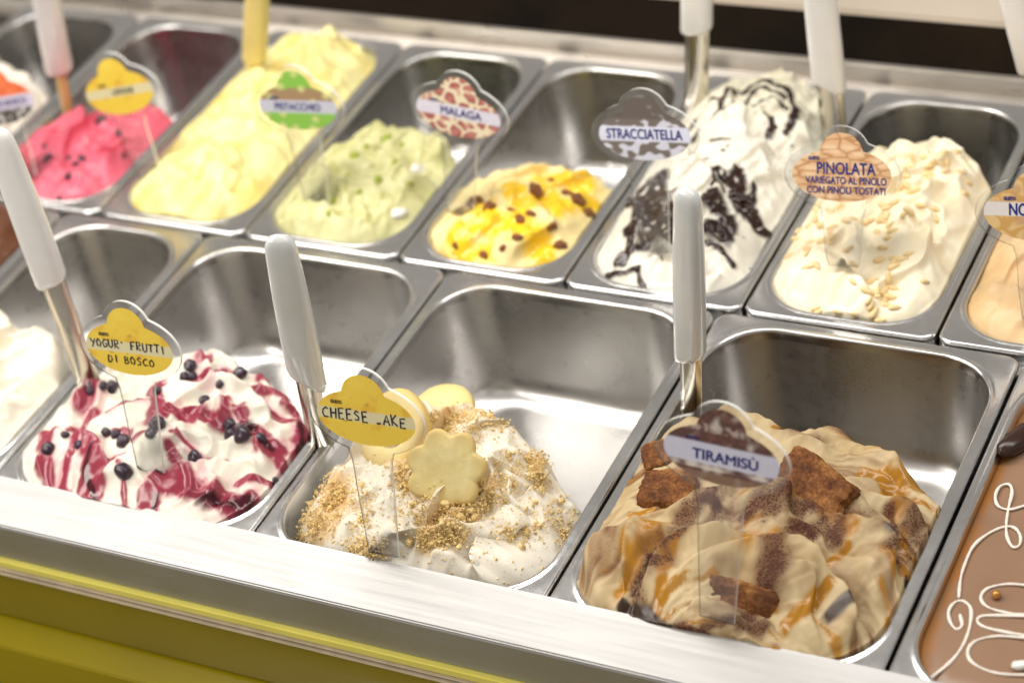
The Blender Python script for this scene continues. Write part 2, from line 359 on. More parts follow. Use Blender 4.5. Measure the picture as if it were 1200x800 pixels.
def make_gelato(key, res, base, folds, colour, label, mat, edge=(.012, .012, .012), seed=1, fine=.0002, drop=True, wall=.0, name='ice_cream', extra=None, side_low=.008, soft=.0042, lumpy=.005, ridge=(.030, .008)):
    ox0, ox1, oy0, oy1, r = PAN[key]
    nu = int((ox1-ox0)/res); nv = int((oy1-oy0)/res)
    U, V = np.meshgrid(np.linspace(0, 1, nu), np.linspace(0, 1, nv))
    Y0 = oy0+V*(oy1-oy0)
    d0 = Y0-oy0; d1 = oy1-Y0
    ins = np.where(d0 < r, r-np.sqrt(np.maximum(r*r-(r-d0)**2, 0)), 0)+np.where(d1 < r, r-np.sqrt(np.maximum(r*r-(r-d1)**2, 0)), 0)
    X0 = ox0+ins+U*(ox1-ox0-2*ins)
    top, backv = base(U, V)
    ed = np.minimum(np.minimum(X0-ox0-ins, ox1-ins-X0), d0)
    H = top-side_low*(1-sstep(0, .024, ed))**1.5
    DX = np.zeros_like(H); DY = np.zeros_like(H); info = []
    damp = sstep(0, .028, ed)*.85+.15
    for i, f in enumerate(folds):
        lam, amp, ang, warp, wl, chop = f[:6]
        rnd = f[6] if len(f) > 6 else 0
        wx = X0+warp*fbm(X0/wl, Y0/wl, seed+11*i, 2); wy = Y0+warp*fbm(X0/wl+9.3, Y0/wl+4.1, seed+11*i+3, 2)
        A = rad(ang)+.35*noise(X0/.09, Y0/.09, seed+5*i+1)
        ca, sa = math.cos(rad(ang)), math.sin(rad(ang))
        if rnd:   # sweeps round a centre
            cx, cy = ox0+rnd[0]*(ox1-ox0), oy0+rnd[1]*(oy1-oy0)
            ph = np.hypot(wx-cx, wy-cy)/lam; nx = (X0-cx); ny = (Y0-cy); q = np.hypot(nx, ny)+1e-5; ca, sa = nx/q, ny/q
        else: ph = (wx*ca+wy*sa)/lam
        s = ph-np.floor(ph)
        p = s**1.3*(1-sstep(.74, 1.0, s))
        a = amp*(.12+.88*sstep(-.35, .55, noise(X0/(lam*2.0), Y0/(lam*2.0), seed+5*i+2)))*damp
        H = H+a*(p-.35)
        DX += ca*a*chop*p*p; DY += sa*a*chop*p*p
        info.append(s)
    lump = fbm(X0/.035, Y0/.035, seed+60, 4)
    H = H+lumpy*lump*damp+fine*fbm(X0/.006, Y0/.006, seed+70, 3)
    if ridge:
        sc, am = ridge
        wx = X0+.4*sc*noise(X0/sc/.8, Y0/sc/.8, seed+90); wy = Y0+.4*sc*noise(X0/sc/.8+5, Y0/sc/.8+5, seed+91)
        rg = (1-np.abs(fbm(wx/sc, wy/sc, seed+92, 2))*1.6).clip(0, 1)**2.2
        H = H+am*(rg-.35)*damp*(.3+.7*sstep(-.3, .4, noise(X0/.06, Y0/.06, seed+93)))
    if extra: H = H+extra(X0, Y0, U, V)*1.0
    fl = sstep(0, 1, (V-backv+.035*fbm(U*4, V*2, seed+80, 3))/.10) if drop else np.zeros_like(H)
    bot = -DEPTH-.004
    H = H*(1-fl)+bot*fl
    # pour the walls' taper into x, y
    dep = np.clip(-H, 0, DEPTH); xc, yc = (ox0+ox1)/2, (oy0+oy1)/2
    k = 1-(TAPER*dep+.0012)/((ox1-ox0)/2); ky = 1-(TAPER*dep+.0012)/((oy1-oy0)/2)
    fx = 1-fl
    X = xc+(X0-xc)*k+DX*fx; Y = yc+(Y0-yc)*ky+DY*fx
    lim = .0022
    over = H > .001
    X = np.where(over, X, np.clip(X, ox0+lim, ox1-lim)); 
    for _ in range(max(2, int(round(soft/res)))):
        X, Y, Z = blur(X), blur(Y), blur(H); H = Z
    C, G = colour(X0, Y0, U, V, H, info)
    Vt = np.stack([X, Y, H], -1).reshape(-1, 3)
    idx = np.arange(nu*nv).reshape(nv, nu)
    F = np.stack([idx[:-1, :-1], idx[:-1, 1:], idx[1:, 1:], idx[1:, :-1]], -1).reshape(-1, 4)
    keep = (H.ravel()[F] > -DEPTH-.001).any(1); F = F[keep]
    # skirt down the walls so the mass is closed at its rim
    bnd = [idx[0, :], idx[:, -1], idx[::-1, 0]]
    cols = [C.reshape(-1, 3)]; gl = [G.reshape(-1, 3)]; extraF = []; nbase = len(Vt); VV = [Vt]
    for b in bnd:
        q = Vt[b].copy(); q[:, 2] = np.minimum(q[:, 2]-.001, -DEPTH*.9); s = 1-TAPER*DEPTH*.95/((ox1-ox0)/2)
        q[:, 0] = xc+(q[:, 0]-xc)*s; q[:, 1] = yc+(q[:, 1]-yc)*s
        o = nbase; VV.append(q); nbase += len(q); cols.append(C.reshape(-1, 3)[b]); gl.append(G.reshape(-1, 3)[b])
        hh = Vt[b][:, 2]
        for i in range(len(b)-1):
            if max(hh[i], hh[i+1]) > -DEPTH*.9: extraF.append((b[i+1], b[i], o+i, o+i+1))
    Vt = np.concatenate(VV); F = np.concatenate([F, np.array(extraF, dtype=int).reshape(-1, 4)])
    used = np.zeros(len(Vt), bool); used[F.ravel()] = True; mp = np.cumsum(used)-1
    Vt = Vt[used]; F = mp[F]
    me = mesh_np(name, Vt, F); vcol(me, 'pigment', np.concatenate(cols)[used]); vcol(me, 'gloss', np.concatenate(gl)[used])
    o = link(name, me, None, mat); tag(o, label, 'ice cream')
    GEL[key] = BVHTree.FromPolygons([tuple(v) for v in Vt.tolist()], F.tolist())
    return o
def hit(key, px, py):
    """where the line of sight through a photo pixel meets an ice cream: the spot a topping rests on"""
    p, n, i, d = GEL[key].ray_cast(Vector(CAM), Vector(ray(px, py)))
    if p is None: return None, None
    if n.z < 0: n = -n
    return p, n
def drop_on(key, x, y):
    p, n, i, d = GEL[key].ray_cast(Vector((x, y, .5)), Vector((0, 0, -1)))
    return (p, n if n.z > 0 else -n) if p is not None else (None, None)
def mixc(a, b, m): return a*(1-m[..., None])+b*m[..., None]
def flatc(X, c): return np.ones(X.shape+(3,))*np.asarray(c)
def gloss(X, r, d=0):
    r = r*.8
    return np.stack([np.ones(X.shape)*r, np.ones(X.shape)*d, np.zeros(X.shape)], -1)
def curve(pts):
    xs, ys = zip(*pts); return lambda u: np.interp(u, xs, ys)

m_cream = cream('cream_ice', .25)
ORG7, SC = (0, 380), 2.9625

# --- berry yogurt
B_STR = [([(250, 430), (300, 470), (310, 560), (300, 600)], 36), ([(240, 440), (210, 520), (190, 570)], 16), ([(150, 430), (150, 540)], 24),
 ([(490, 650), (540, 570), (610, 570)], 34), ([(630, 560), (720, 585), (800, 610), (860, 600)], 50), ([(580, 360), (680, 350), (770, 365)], 30),
 ([(880, 250), (960, 310), (1000, 330)], 20), ([(1020, 250), (1060, 330), (1030, 430)], 34), ([(840, 240), (930, 235), (1010, 240)], 14),
 ([(690, 195), (780, 178)], 24), ([(940, 420), (1010, 490)], 22), ([(880, 400), (960, 440)], 36), ([(290, 255), (320, 290), (290, 320)], 28),
 ([(380, 340), (450, 300), (540, 310)], 10), ([(440, 480), (360, 500), (335, 530)], 16), ([(430, 530), (415, 620)], 13), ([(600, 470), (620, 520)], 16),
 ([(600, 420), (700, 490), (790, 480)], 9), ([(620, 130), (720, 118)], 20), ([(550, 250), (560, 330), (540, 400)], 26), ([(820, 540), (900, 530), (970, 525)], 12),
 ([(230, 380), (330, 340)], 16), ([(780, 300), (800, 360)], 14), ([(560, 270), (640, 240), (700, 240)], 10), ([(190, 560), (230, 580)], 26), ([(400, 400), (470, 420)], 16),
 ([(900, 180), (1000, 230)], 24), ([(480, 440), (560, 420)], 9), ([(130, 560), (150, 480)], 14), ([(850, 370), (830, 330)], 18)]
def yog_base(U, V):
    back = curve([(0, .34), (.08, .36), (.25, .50), (.45, .545), (.65, .49), (.85, .42), (1, .36)])(U)
    return .010+.016*np.exp(-((U-.5)/.35)**2-((V-.28)/.25)**2)-.002*sstep(.12, 0, V), back
def yog_col(X, Y, U, V, H, info):
    m = stroke_mask(X, Y, [(p, w*1.5) for p, w in B_STR], ORG7, SC, .012, 21, .5, .3)
    dark = stroke_mask(X, Y, [([(690, 600), (780, 610), (860, 600)], 34), ([(820, 390), (870, 380)], 44), ([(300, 480), (308, 590)], 16), ([(500, 650), (550, 590)], 16), ([(900, 420), (940, 430)], 20), ([(300, 290)], 26), ([(1045, 330), (1035, 410)], 12)], ORG7, SC, .012, 31, .5, .7)
    n = fbm(X/.03, Y/.03, 77)
    thin = sstep(.28, .5, np.sin(n*9+X*60))*sstep(0, .4, noise(X/.05, Y/.05, 78))*.55
    halo = np.clip(stroke_mask(X, Y, [(p, w*1.9) for p, w in B_STR], ORG7, SC, .012, 22, .7, .8)*.5+thin*.6, 0, 1)
    C = flatc(X, hexc('ebe6d7')); C = mixc(C, hexc('dd8f9b'), halo); C = mixc(C, hexc('931f3e'), m*.95)
    C = mixc(C, hexc('3a0716'), dark*.95)
    g = .40-.24*m-.08*dark
    return C, np.stack([g, m*0, m*0], -1)
make_gelato('yogurt', .0009, yog_base, [(.060, .028, 0, .022, .06, 1.3, (.2, -.2)), (.032, .014, 0, .016, .05, 1.2, (.9, -.1)), (.08, .014, -60, .03, .07, .9)], yog_col,
            'white yogurt ice cream streaked with dark red berry sauce', cream('yogurt_ice', .3, None, grain=.06), extra=lambda X, Y, U, V: .0010*stroke_mask(X, Y, [(p, w*1.5) for p, w in B_STR], ORG7, SC, .012, 21, .5, .3), soft=.0036, ridge=(.034, .010), seed=5, fine=.0003)

# --- cheesecake
def che_base(U, V):
    back = curve([(0, .20), (.07, .25), (.16, .38), (.34, .46), (.55, .47), (.66, .44), (.76, .40), (.87, .33), (1, .30)])(U)
    t = .006+.030*np.exp(-((U-.50)/.30)**2-((V-.25)/.22)**2)+.020*np.exp(-((U-.60)/.10)**2-((V-.40)/.07)**2)
    t = t-.012*sstep(.75, 1.0, U)-.004*sstep(.14, 0, V)-.022*sstep(.16, .0, U)
    return t, back
CR_Z = [([(285, 425), (235, 330)], 60), ([(190, 490), (240, 480)], 80), ([(370, 600), (390, 620)], 60), ([(620, 560), (650, 530), (730, 440), (790, 410)], 70), ([(980, 300), (985, 340)], 30), ([(790, 160), (880, 150)], 40), ([(680, 180)], 80), ([(510, 350)], 60), ([(1090, 550)], 24), ([(880, 555)], 24)]
def che_col(X, Y, U, V, H, info):
    C = flatc(X, hexc('f0e9da')); d = sstep(-.1, .7, fbm(X/.02, Y/.02, 40))*sstep(.0, .25, V)
    z = stroke_mask(X, Y, CR_Z, (300, 440), SC, .02, 35, .6, .9); C = mixc(C, hexc('ecd9b0'), d*.12); C = mixc(C, hexc('e2bb7c'), .8*z); d = np.maximum(d*.6, z)
    return C, gloss(X, .55, 0)+np.stack([d*0, .0+.09*d, d*0], -1)
make_gelato('cheesecake', .0009, che_base, [(.070, .042, 0, .026, .07, 1.3, (1.1, .1)), (.042, .023, -30, .020, .05, 1.1), (.09, .016, 80, .03, .08, .9)], che_col,
            'white cheesecake ice cream covered in golden biscuit crumbs', cream('cheesecake_ice', .3, tuple(hexc('c2904a')), 900, .10), soft=.0036, ridge=(.036, .015), seed=8, fine=.0004, side_low=.012)

# --- tiramisu
ORGD, SCD = (660, 460), 2.4234
D_CAR = [([(185, 362), (255, 348)], 22), ([(165, 550), (225, 475), (275, 440)], 30), ([(540, 352), (700, 362), (795, 440)], 24), ([(850, 235), (930, 240), (945, 345)], 44),
 ([(600, 280), (660, 292)], 22), ([(830, 108), (920, 140), (1000, 200)], 18), ([(265, 600), (330, 510)], 24), ([(630, 655), (700, 600)], 22), ([(510, 520), (590, 450)], 34),
 ([(895, 710), (925, 610)], 20), ([(860, 500), (925, 525)], 16), ([(960, 380), (965, 480)], 14), ([(740, 490), (790, 470)], 18), ([(590, 130), (660, 125)], 12), ([(340, 330), (300, 340)], 14)]
D_COC = [([(860, 400), (905, 470)], 50), ([(680, 320), (740, 335)], 26), ([(640, 130), (710, 150)], 46), ([(230, 540), (320, 470), (395, 420)], 70), ([(520, 400), (700, 380)], 46), ([(770, 350), (860, 400), (905, 450)], 66), ([(640, 440), (750, 430)], 60),
 ([(430, 360), (530, 320)], 44), ([(965, 330), (1000, 400)], 44), ([(420, 400), (420, 330)], 40), ([(330, 400), (420, 380)], 30), ([(520, 620), (580, 560), (570, 480)], 50), ([(905, 340), (930, 420)], 24), ([(300, 640), (560, 650)], 30)]
D_DRK = [([(160, 578), (230, 610), (285, 632)], 24), ([(750, 635), (790, 605)], 22), ([(985, 490), (975, 540)], 14), ([(870, 420), (900, 465)], 22)]  # second stroke paints the dark of a hollow into the pigment
def tir_base(U, V):
    back = curve([(0, .46), (.10, .50), (.25, .57), (.5, .62), (.75, .575), (.9, .52), (1, .49)])(U)
    return .012+.022*np.exp(-((U-.5)/.36)**2-((V-.30)/.28)**2)-.003*sstep(.12, 0, V)-.004*sstep(.10, 0, U), back
TC = (.60, -.10)
def tir_col(X, Y, U, V, H, info):
    car = stroke_mask(X, Y, D_CAR, ORGD, SCD, .018, 51, .5, .4); coc = stroke_mask(X, Y, D_COC, ORGD, SCD, .018, 61, .7, .9); drk = stroke_mask(X, Y, D_DRK, ORGD, SCD, .018, 71, .4, .4)
    ox0, ox1, oy0, oy1, r_ = PAN['tiramisu']; cx, cy = ox0+TC[0]*(ox1-ox0), oy0+TC[1]*(oy1-oy0)
    wx = X+.012*noise(X/.05, Y/.05, 41); wy = Y+.012*noise(X/.05, Y/.05, 42)
    R = np.hypot(wx-cx, wy-cy); T = np.arctan2(wy-cy, wx-cx)
    st = fbm(R/.016, T*1.6, 45, 5); st2 = fbm(R/.012+7, T*1.4+3, 46, 5); st3 = fbm(R/.0045, T*2.6, 47, 4)
    C = flatc(X, hexc('c6b189')); C = mixc(C, hexc('ad9364'), .7*sstep(-.2, .5, fbm(X/.03, Y/.03, 55)))
    wash = np.clip(sstep(-.12, .26, st+.45*st3)*.82, 0, 1); rib = sstep(.30, .40, st2+.35*st3)
    big = sstep(-.1, .3, noise(X/.07, Y/.07, 49))
    C = mixc(C, hexc('7d5022'), wash*(.45+.35*big)); C = mixc(C, hexc('6a3a18'), sstep(.22, .42, st+.5*st3)*.85*(.3+.7*big)); C = mixc(C, hexc('a8720a'), np.clip(np.maximum(car*.95, rib*.85), 0, 1)); C = mixc(C, hexc('5c2f0c'), coc*.85); C = mixc(C, hexc('240a04'), drk*.95)
    wet = np.maximum(car, rib)*(1-coc)
    sp = .14+.30*coc+.22*wash*(.4+.6*big)
    return C, np.stack([.52-.34*np.maximum(wet, .7*drk)+.22*coc*(1-drk), sp*(1-drk), drk*0], -1)
def tir_lines(X, Y, U, V):
    ox0, ox1, oy0, oy1, r_ = PAN['tiramisu']; cx, cy = ox0+TC[0]*(ox1-ox0), oy0+TC[1]*(oy1-oy0)
    R = np.hypot(X-cx+.008*noise(X/.04, Y/.04, 141), Y-cy+.008*noise(X/.04, Y/.04, 142)); T = np.arctan2(Y-cy, X-cx)
    return .0022*fbm(R/.007, T*2.5, 143, 4)+.0012*fbm(X/.005, Y/.005, 144, 3)*sstep(0, .5, noise(X/.03, Y/.03, 145))
make_gelato('tiramisu', .0009, tir_base, [(.050, .034, 0, .018, .06, 1.3, TC), (.024, .013, 0, .012, .05, 1.3, (.57, -.06)), (.0085, .0034, 0, .006, .04, 1.0, (.66, -.12)), (.060, .010, 25, .030, .08, 1.0)], tir_col,
            'tan tiramisu ice cream with caramel streaks and cocoa dusting', cream('tiramisu_ice', .15, tuple(hexc('451c0a')), 800, .05, .4), soft=.0022, extra=tir_lines, ridge=(.040, .003), seed=14, fine=.00015)

# --- plain white, left edge
def sim(c1, c2=None, amt=.4, r=.5, sc=.03, sd=5):
    def f(X, Y, U, V, H, info):
        C = flatc(X, hexc(c1))
        if c2: C = mixc(C, hexc(c2), amt*sstep(-.3, .6, fbm(X/sc, Y/sc, sd)))
        return C, gloss(X, r)
    return f
def pla_base(U, V):
    return .020*np.exp(-((U-.55)/.4)**2-((V-.3)/.3)**2)+.004, curve([(0, .55), (.7, .50), (.86, .44), (1, .36)])(U)
make_gelato('plain', .0013, pla_base, [(.07, .020, 30, .02, .06, .8), (.03, .007, -40, .012, .03, .8)], sim('f1e8d6', 'e4d6bc'),
            'plain white ice cream at the left end of the front row', m_cream, seed=23)
def bro_base(U, V): return .01+0*U, 2+0*U
make_gelato('mousse', .0022, bro_base, [(.07, .014, 30, .02, .06, .8)], sim('5e3418', '44230e'), 'brown ice cream peeping in at the left edge of the front row', m_cream, seed=29, drop=False)

# --- smooth chocolate
CHZ = -.006
def cho_base(U, V): return CHZ+.0009*np.sin(U*9+V*4), 2+0*U
def cho_col(X, Y, U, V, H, info):
    C = flatc(X, hexc('93735b')); e = np.minimum(U, 1-U)*.235; C = mixc(C, hexc('a86c2c'), 1-sstep(.001, .012, e+.004*noise(X/.02, Y/.02, 4)))
    C = mixc(C, hexc('866650'), .5*sstep(-.2, .6, fbm(X/.06, Y/.06, 8))); return C, gloss(X, .34)
make_gelato('chocolate', .0018, cho_base, [], cho_col, 'smooth glossy milk chocolate ice cream piped with white icing', cream('chocolate_ice', .1, None, grain=.03), drop=False, side_low=.002, seed=31, fine=.00004, lumpy=.0003, ridge=None)

# --- back row
def b_base(h, back, cu=.5, cv=.4, wu=.5, wv=.5, low=.0):
    bf = curve(back)
    return lambda U, V: (low+h*np.exp(-((U-cu)/wu)**2-((V-cv)/wv)**2)-.003*sstep(.10, 0, V), bf(U))
make_gelato('pale', .002, b_base(.02, [(0, .7), (1, .5)]), [(.05, .014, 40, .02, .05, .8)], sim('efe6d8', 'e2d2bf'), 'pale cream ice cream at the far left of the back row', m_cream, seed=41)
make_gelato('pink', .0012, b_base(.018, [(0, .34), (.2, .38), (.6, .50), (1, .46)]), [(.05, .018, 20, .016, .05, .9), (.024, .010, -40, .012, .03, .9), (.012, .003, 70, .006, .02, .6)],
            sim('ea6c82', 'd24c68', .5, .45), 'deep pink berry ice cream with dark fruit pieces', cream('pink_ice', .25, tuple(hexc('7a1830')), 420), ridge=(.018, .008), seed=43)
make_gelato('lemon', .0012, b_base(.034, [(0, 1.1), (1, 1.1)], .5, .5, .42, .6), [(.075, .024, 70, .022, .07, .8), (.035, .008, 10, .012, .04, .7)],
            sim('faeeaa', 'eed468', .7, .5, .03), 'pale yellow ice cream heaped above its pan', m_cream, ridge=(.030, .010), seed=47, drop=False)
make_gelato('pist', .0012, b_base(.018, [(0, .40), (.3, .52), (.6, .55), (1, .44)], .5, .3, .5, .35), [(.045, .018, 75, .016, .05, .9), (.022, .007, 0, .01, .03, .8)],
            sim('d8d5a0', 'b4b26c', .65), 'pale green pistachio ice cream in soft folds', m_cream, soft=.003, ridge=(.028, .015), seed=53)
MAL = [([(590, 680), (640, 740), (620, 790)], 60), ([(700, 640), (800, 650), (860, 700)], 60), ([(460, 740), (520, 770)], 60), ([(840, 620), (860, 650)], 40), ([(400, 790), (480, 800)], 50), ([(700, 690), (760, 740)], 60)]
MAL2 = [([(380, 80), (420, 130), (480, 120)], 60), ([(560, 60), (640, 70), (700, 120)], 70), ([(700, 180), (720, 140)], 40)]
def mal_col(X, Y, U, V, H, info):
    m = np.maximum(stroke_mask(X, Y, MAL, (400, 0), SC, .01, 81, .7, .6, 950), stroke_mask(X, Y, MAL2, (400, 250), SC, .01, 83, .7, .6, 950))
    C = flatc(X, hexc('f4dfa0')); C = mixc(C, hexc('f8cb18'), m*.97); return C, gloss(X, .5)-np.stack([.28*m, 0*m, 0*m], -1)
make_gelato('malaga', .0012, b_base(.020, [(0, .34), (.3, .40), (.6, .43), (1, .42)], .55, .25, .5, .3), [(.045, .018, -30, .016, .05, .9), (.022, .006, 50, .01, .03, .8)], mal_col,
            'yellow malaga ice cream with egg sauce and raisins', m_cream, ridge=(.024, .009), seed=59)
ORGS, SCS = (660, 80), 2.856
S_L = [([(400, 190), (480, 135), (600, 85), (690, 62)], 13), ([(430, 235), (470, 205), (515, 180), (520, 135), (560, 105)], 12), ([(515, 185), (570, 170), (610, 150), (640, 100), (610, 85)], 11), ([(600, 100), (680, 90), (730, 120)], 12),
       ([(690, 70), (740, 90), (780, 150), (760, 200), (745, 225)], 14), ([(690, 180), (700, 220), (690, 240)], 16), ([(640, 150), (700, 130), (750, 160)], 10), ([(500, 275), (550, 280)], 9), ([(455, 330), (490, 325)], 6)]
S_D = [([(210, 430), (240, 470), (225, 520), (215, 600), (180, 630)], 22), ([(240, 600), (270, 610)], 18), ([(290, 400), (300, 450), (285, 500), (330, 540), (300, 570)], 70), ([(130, 655), (240, 660), (260, 690)], 10),
       ([(480, 380), (520, 390), (560, 430), (600, 440)], 20), ([(580, 400), (590, 450), (620, 490), (660, 525)], 34), ([(480, 480), (520, 500), (550, 540), (540, 580), (480, 560)], 40), ([(500, 420), (530, 450)], 14), ([(640, 430), (630, 470)], 12), ([(360, 480), (365, 600)], 20), ([(470, 600), (520, 610), (560, 640)], 12)]
def str_m(X, Y):
    v, _ = voro(X/.016+.5*noise(X/.02, Y/.02, 3), Y/.016+.5*noise(X/.02, Y/.02, 4), 9)
    a = stroke_mask(X, Y, [(p, w*1.05) for p, w in S_L], ORGS, SCS, .02, 91, .4, .3, 950); b = stroke_mask(X, Y, [(p, w*1.15) for p, w in S_D], ORGS, SCS, .012, 93, .5, .3, 950)
    b = b*sstep(.85, .65, v)
    fl = sstep(.56, .64, fbm(X/.008, Y/.008, 97))*.8
    return np.clip(np.maximum(np.maximum(a, b), fl), 0, 1)
def str_col(X, Y, U, V, H, info):
    m = str_m(X, Y); C = flatc(X, hexc('e8e3d5')); C = mixc(C, hexc('ece6c8'), .6*sstep(.55, .9, V)); C = mixc(C, hexc('2c140e'), m); return C, gloss(X, .5)-np.stack([.22*m, 0*m, 0*m], -1)
make_gelato('strac', .001, b_base(.034, [(0, .86), (.2, .93), (.5, 1.0), (.8, .97), (1, .88)], .5, .62, .48, .55), [(.06, .018, 40, .02, .05, .8), (.026, .008, -30, .012, .03, .8), (.012, .003, 60, .006, .02, .6)], str_col,
            'white stracciatella ice cream with dark chocolate streaks', m_cream, ridge=(.020, .009), seed=61, fine=.0005, extra=lambda X, Y, U, V: .0016*str_m(X, Y))
PINP = atz(992, 300)
make_gelato('pin', .001, b_base(.034, [(0, .50), (.25, .70), (.5, .74), (.8, .70), (1, .60)], .55, .40, .5, .45), [(.075, .026, 55, .024, .07, .9), (.035, .010, -25, .014, .04, .8)],
            sim('f6ecd2', 'f2ddac', .5, .45), 'white pinolata ice cream scattered with toasted pine nuts', m_cream, ridge=(.030, .013), seed=68)
make_gelato('nocc', .0013, b_base(.022, [(0, .9), (1, .9)], .55, .4), [(.06, .022, 60, .02, .06, .9), (.03, .007, -20, .012, .03, .8)],
            sim('e3c292', 'd2aa74', .5), 'beige hazelnut ice cream at the right edge of the back row', m_cream, seed=71)
#TOPPINGS
# ------------------------------------------------------------------ small solid shapes
def ico(sub=2):
    bm = bmesh.new(); bmesh.ops.create_icosphere(bm, subdivisions=sub, radius=1)
    V = np.array([v.co[:] for v in bm.verts]); F = np.array([[v.index for v in f.verts] for f in bm.faces]); bm.free(); return V, F
ICO1, ICO2, ICO3 = ico(1), ico(2), ico(3)
def nz3(V, sc, seed):
    return (noise(V[:, 0]*sc+3, V[:, 1]*sc+7, seed)+noise(V[:, 1]*sc+1, V[:, 2]*sc+5, seed+1)+noise(V[:, 2]*sc+2, V[:, 0]*sc+9, seed+2))/2
def blob_mesh(name, dims, rough, sc, seed, mat, base=ICO2, shape=None):
    V, F = base; V = V.copy()
    if shape: V = shape(V)
    V = V*(1+rough*nz3(V, sc, seed))[:, None]*np.array(dims)
    me = mesh_np(name, V, F); me.materials.append(mat); return me
def frame_from(n, spin=0.0, up=None):
    n = Vector(n).normalized(); t = Vector((1, 0, 0)); t = (t-n*t.dot(n)).normalized(); b = n.cross(t)
    c, s = math.cos(spin), math.sin(spin); t2 = t*c+b*s; b2 = n.cross(t2)
    return Matrix((t2, b2, n)).transposed()
def put(name, me, p, n, spin=0, scale=1, sink=0.0):
    o = bpy.data.objects.new(name, me); COL.objects.link(o)
    o.matrix_world = Matrix.Translation(Vector(p)-Vector(n)*sink) @ frame_from(n, spin).to_4x4() @ Matrix.Scale(scale, 4)
    return o
rng = random.Random(4)

# ------------------------------------------------------------------ berries on the yogurt
def berry_shape(V):
    V = V.copy(); top = V[:, 2] > .80; r = np.hypot(V[:, 0], V[:, 1])
    V[:, 2] -= np.where(top, .25*(1-r/.62).clip(0, 1), 0); V[:, 2] += .10*np.exp(-((r-.34)/.10)**2)*(V[:, 2] > .5); return V
berries = [blob_mesh('berry', (1, .95, .85), .20, 1.4, s, M['berry'], ICO3, berry_shape) for s in (1, 2, 3)]
BER = [(660, 145, 22), (640, 182, 17), (667, 180, 16), (862, 155, 21), (832, 172, 24), (764, 208, 14), (712, 266, 19), (390, 222, 26), (357, 214, 15), (316, 233, 16), (548, 345, 26),
       (370, 375, 16), (403, 383, 17), (430, 408, 24), (275, 418, 15), (168, 432, 22), (428, 512, 29), (676, 460, 22), (800, 350, 22), (806, 386, 26), (843, 384, 28), (955, 545, 15), (1075, 335, 18), (226, 385, 14), (548, 230, 14), (528, 378, 20), (905, 395, 16)]
for i, (a, b, r) in enumerate(BER):
    p, n = hit('yogurt', a/SC, 380+b/SC)
    if p is None: continue
    rr = r/SC/13.0*.01*1.04
    nn = (n+Vector((rng.uniform(-.5, .5), rng.uniform(-.6, .3), .2))).normalized()
    o = put('berry', berries[i % 3], p+n*rr*.12, nn, rng.uniform(0, 6), rr)
    tag(o, 'dark blue black berry lying on the berry streaked yogurt ice cream', 'berry', 'dark berries on the yogurt ice cream')
# dark fruit pieces on the pink ice cream
frs = [blob_mesh('fruit_piece', (1, .7, .5), .35, 1.3, s, M['berry']) for s in (11, 12)]
for i, (a, b, r) in enumerate([(350, 415, 30), (412, 465, 24), (262, 570, 26), (236, 612, 22), (285, 550, 26), (240, 548, 20), (165, 550, 28), (550, 362, 18), (155, 510, 18), (205, 690, 20), (430, 540, 14)]):
    p, n = hit('pink', a/SC, b/SC)
    if p is None: continue
    o = put('fruit_piece', frs[i % 2], p, n, rng.uniform(0, 6), r/SC/10.5*.01*.7)
    tag(o, 'dark crushed fruit piece on the deep pink ice cream', 'fruit piece', 'dark fruit pieces on the pink ice cream')
# raisins
rai = [blob_mesh('raisin', (1, .66, .5), .5, 2.2, s, M['raisin'], ICO3) for s in (21, 22, 23)]
for i, (a, b, oy) in enumerate([(590, 730, 0), (655, 742, 0), (515, 716, 0), (676, 660, 0), (780, 670, 0), (728, 626, 0), (822, 692, 0), (622, 762, 0), (735, 785, 0), (730, 46, 250), (612, 84, 250), (395, 112, 250), (496, 144, 250), (655, 6, 250), (470, 700, 0), (860, 740, 0), (560, 120, 250), (760, 110, 250)]):
    p, n = hit('malaga', 400+a/SC, oy+b/SC)
    if p is None: continue
    o = put('raisin', rai[i % 3], p, n, rng.uniform(-.6, .8), rng.choice((.0040, .0050, .0062, .0078)))
    tag(o, 'brown raisin lying on the yellow malaga ice cream', 'raisin', 'raisins on the malaga ice cream')
# pine nuts
def nut_shape(V):
    V = V.copy(); V[:, 1:] *= (1-.35*V[:, :1]); return V
nuts = [blob_mesh('pine_nut', (1, .44, .40), .06, 1.2, s, M['pinenut'], ICO2, nut_shape) for s in (31, 32, 33)]
NUT = [(670, 290), (700, 300), (655, 320), (690, 275), (720, 290), (665, 345), (705, 320), (600, 355), (465, 330), (470, 345), (685, 372), (640, 270), (735, 155), (760, 160), (715, 220), (540, 345)]
spots = [(800+a/SC, 250+b/SC) for a, b in NUT]
for cx, cy, sx, sy, n in ((945, 280, 26, 16, 26), (1010, 260, 60, 14, 26), (1055, 225, 40, 22, 26), (1085, 185, 40, 10, 18), (1040, 300, 18, 22, 16), (960, 230, 12, 30, 8), (1030, 340, 30, 16, 10), (1120, 205, 14, 10, 8)):
    spots += [(rng.gauss(cx, sx), rng.gauss(cy, sy)) for _ in range(int(n*.7))]
for i, (a, b) in enumerate(spots):
    p, n = hit('pin', a, b)
    if p is None or p.z < -.03: continue
    n = (n*1.2+Vector((0, 0, .3))).normalized()
    o = put('pine_nut', nuts[i % 3], p+n*.0004, n, rng.gauss(.5, .6), rng.uniform(.0046, .0064))
    tag(o, 'toasted pine nut lying on the white pinolata ice cream', 'pine nut', 'pine nuts on the pinolata ice cream')
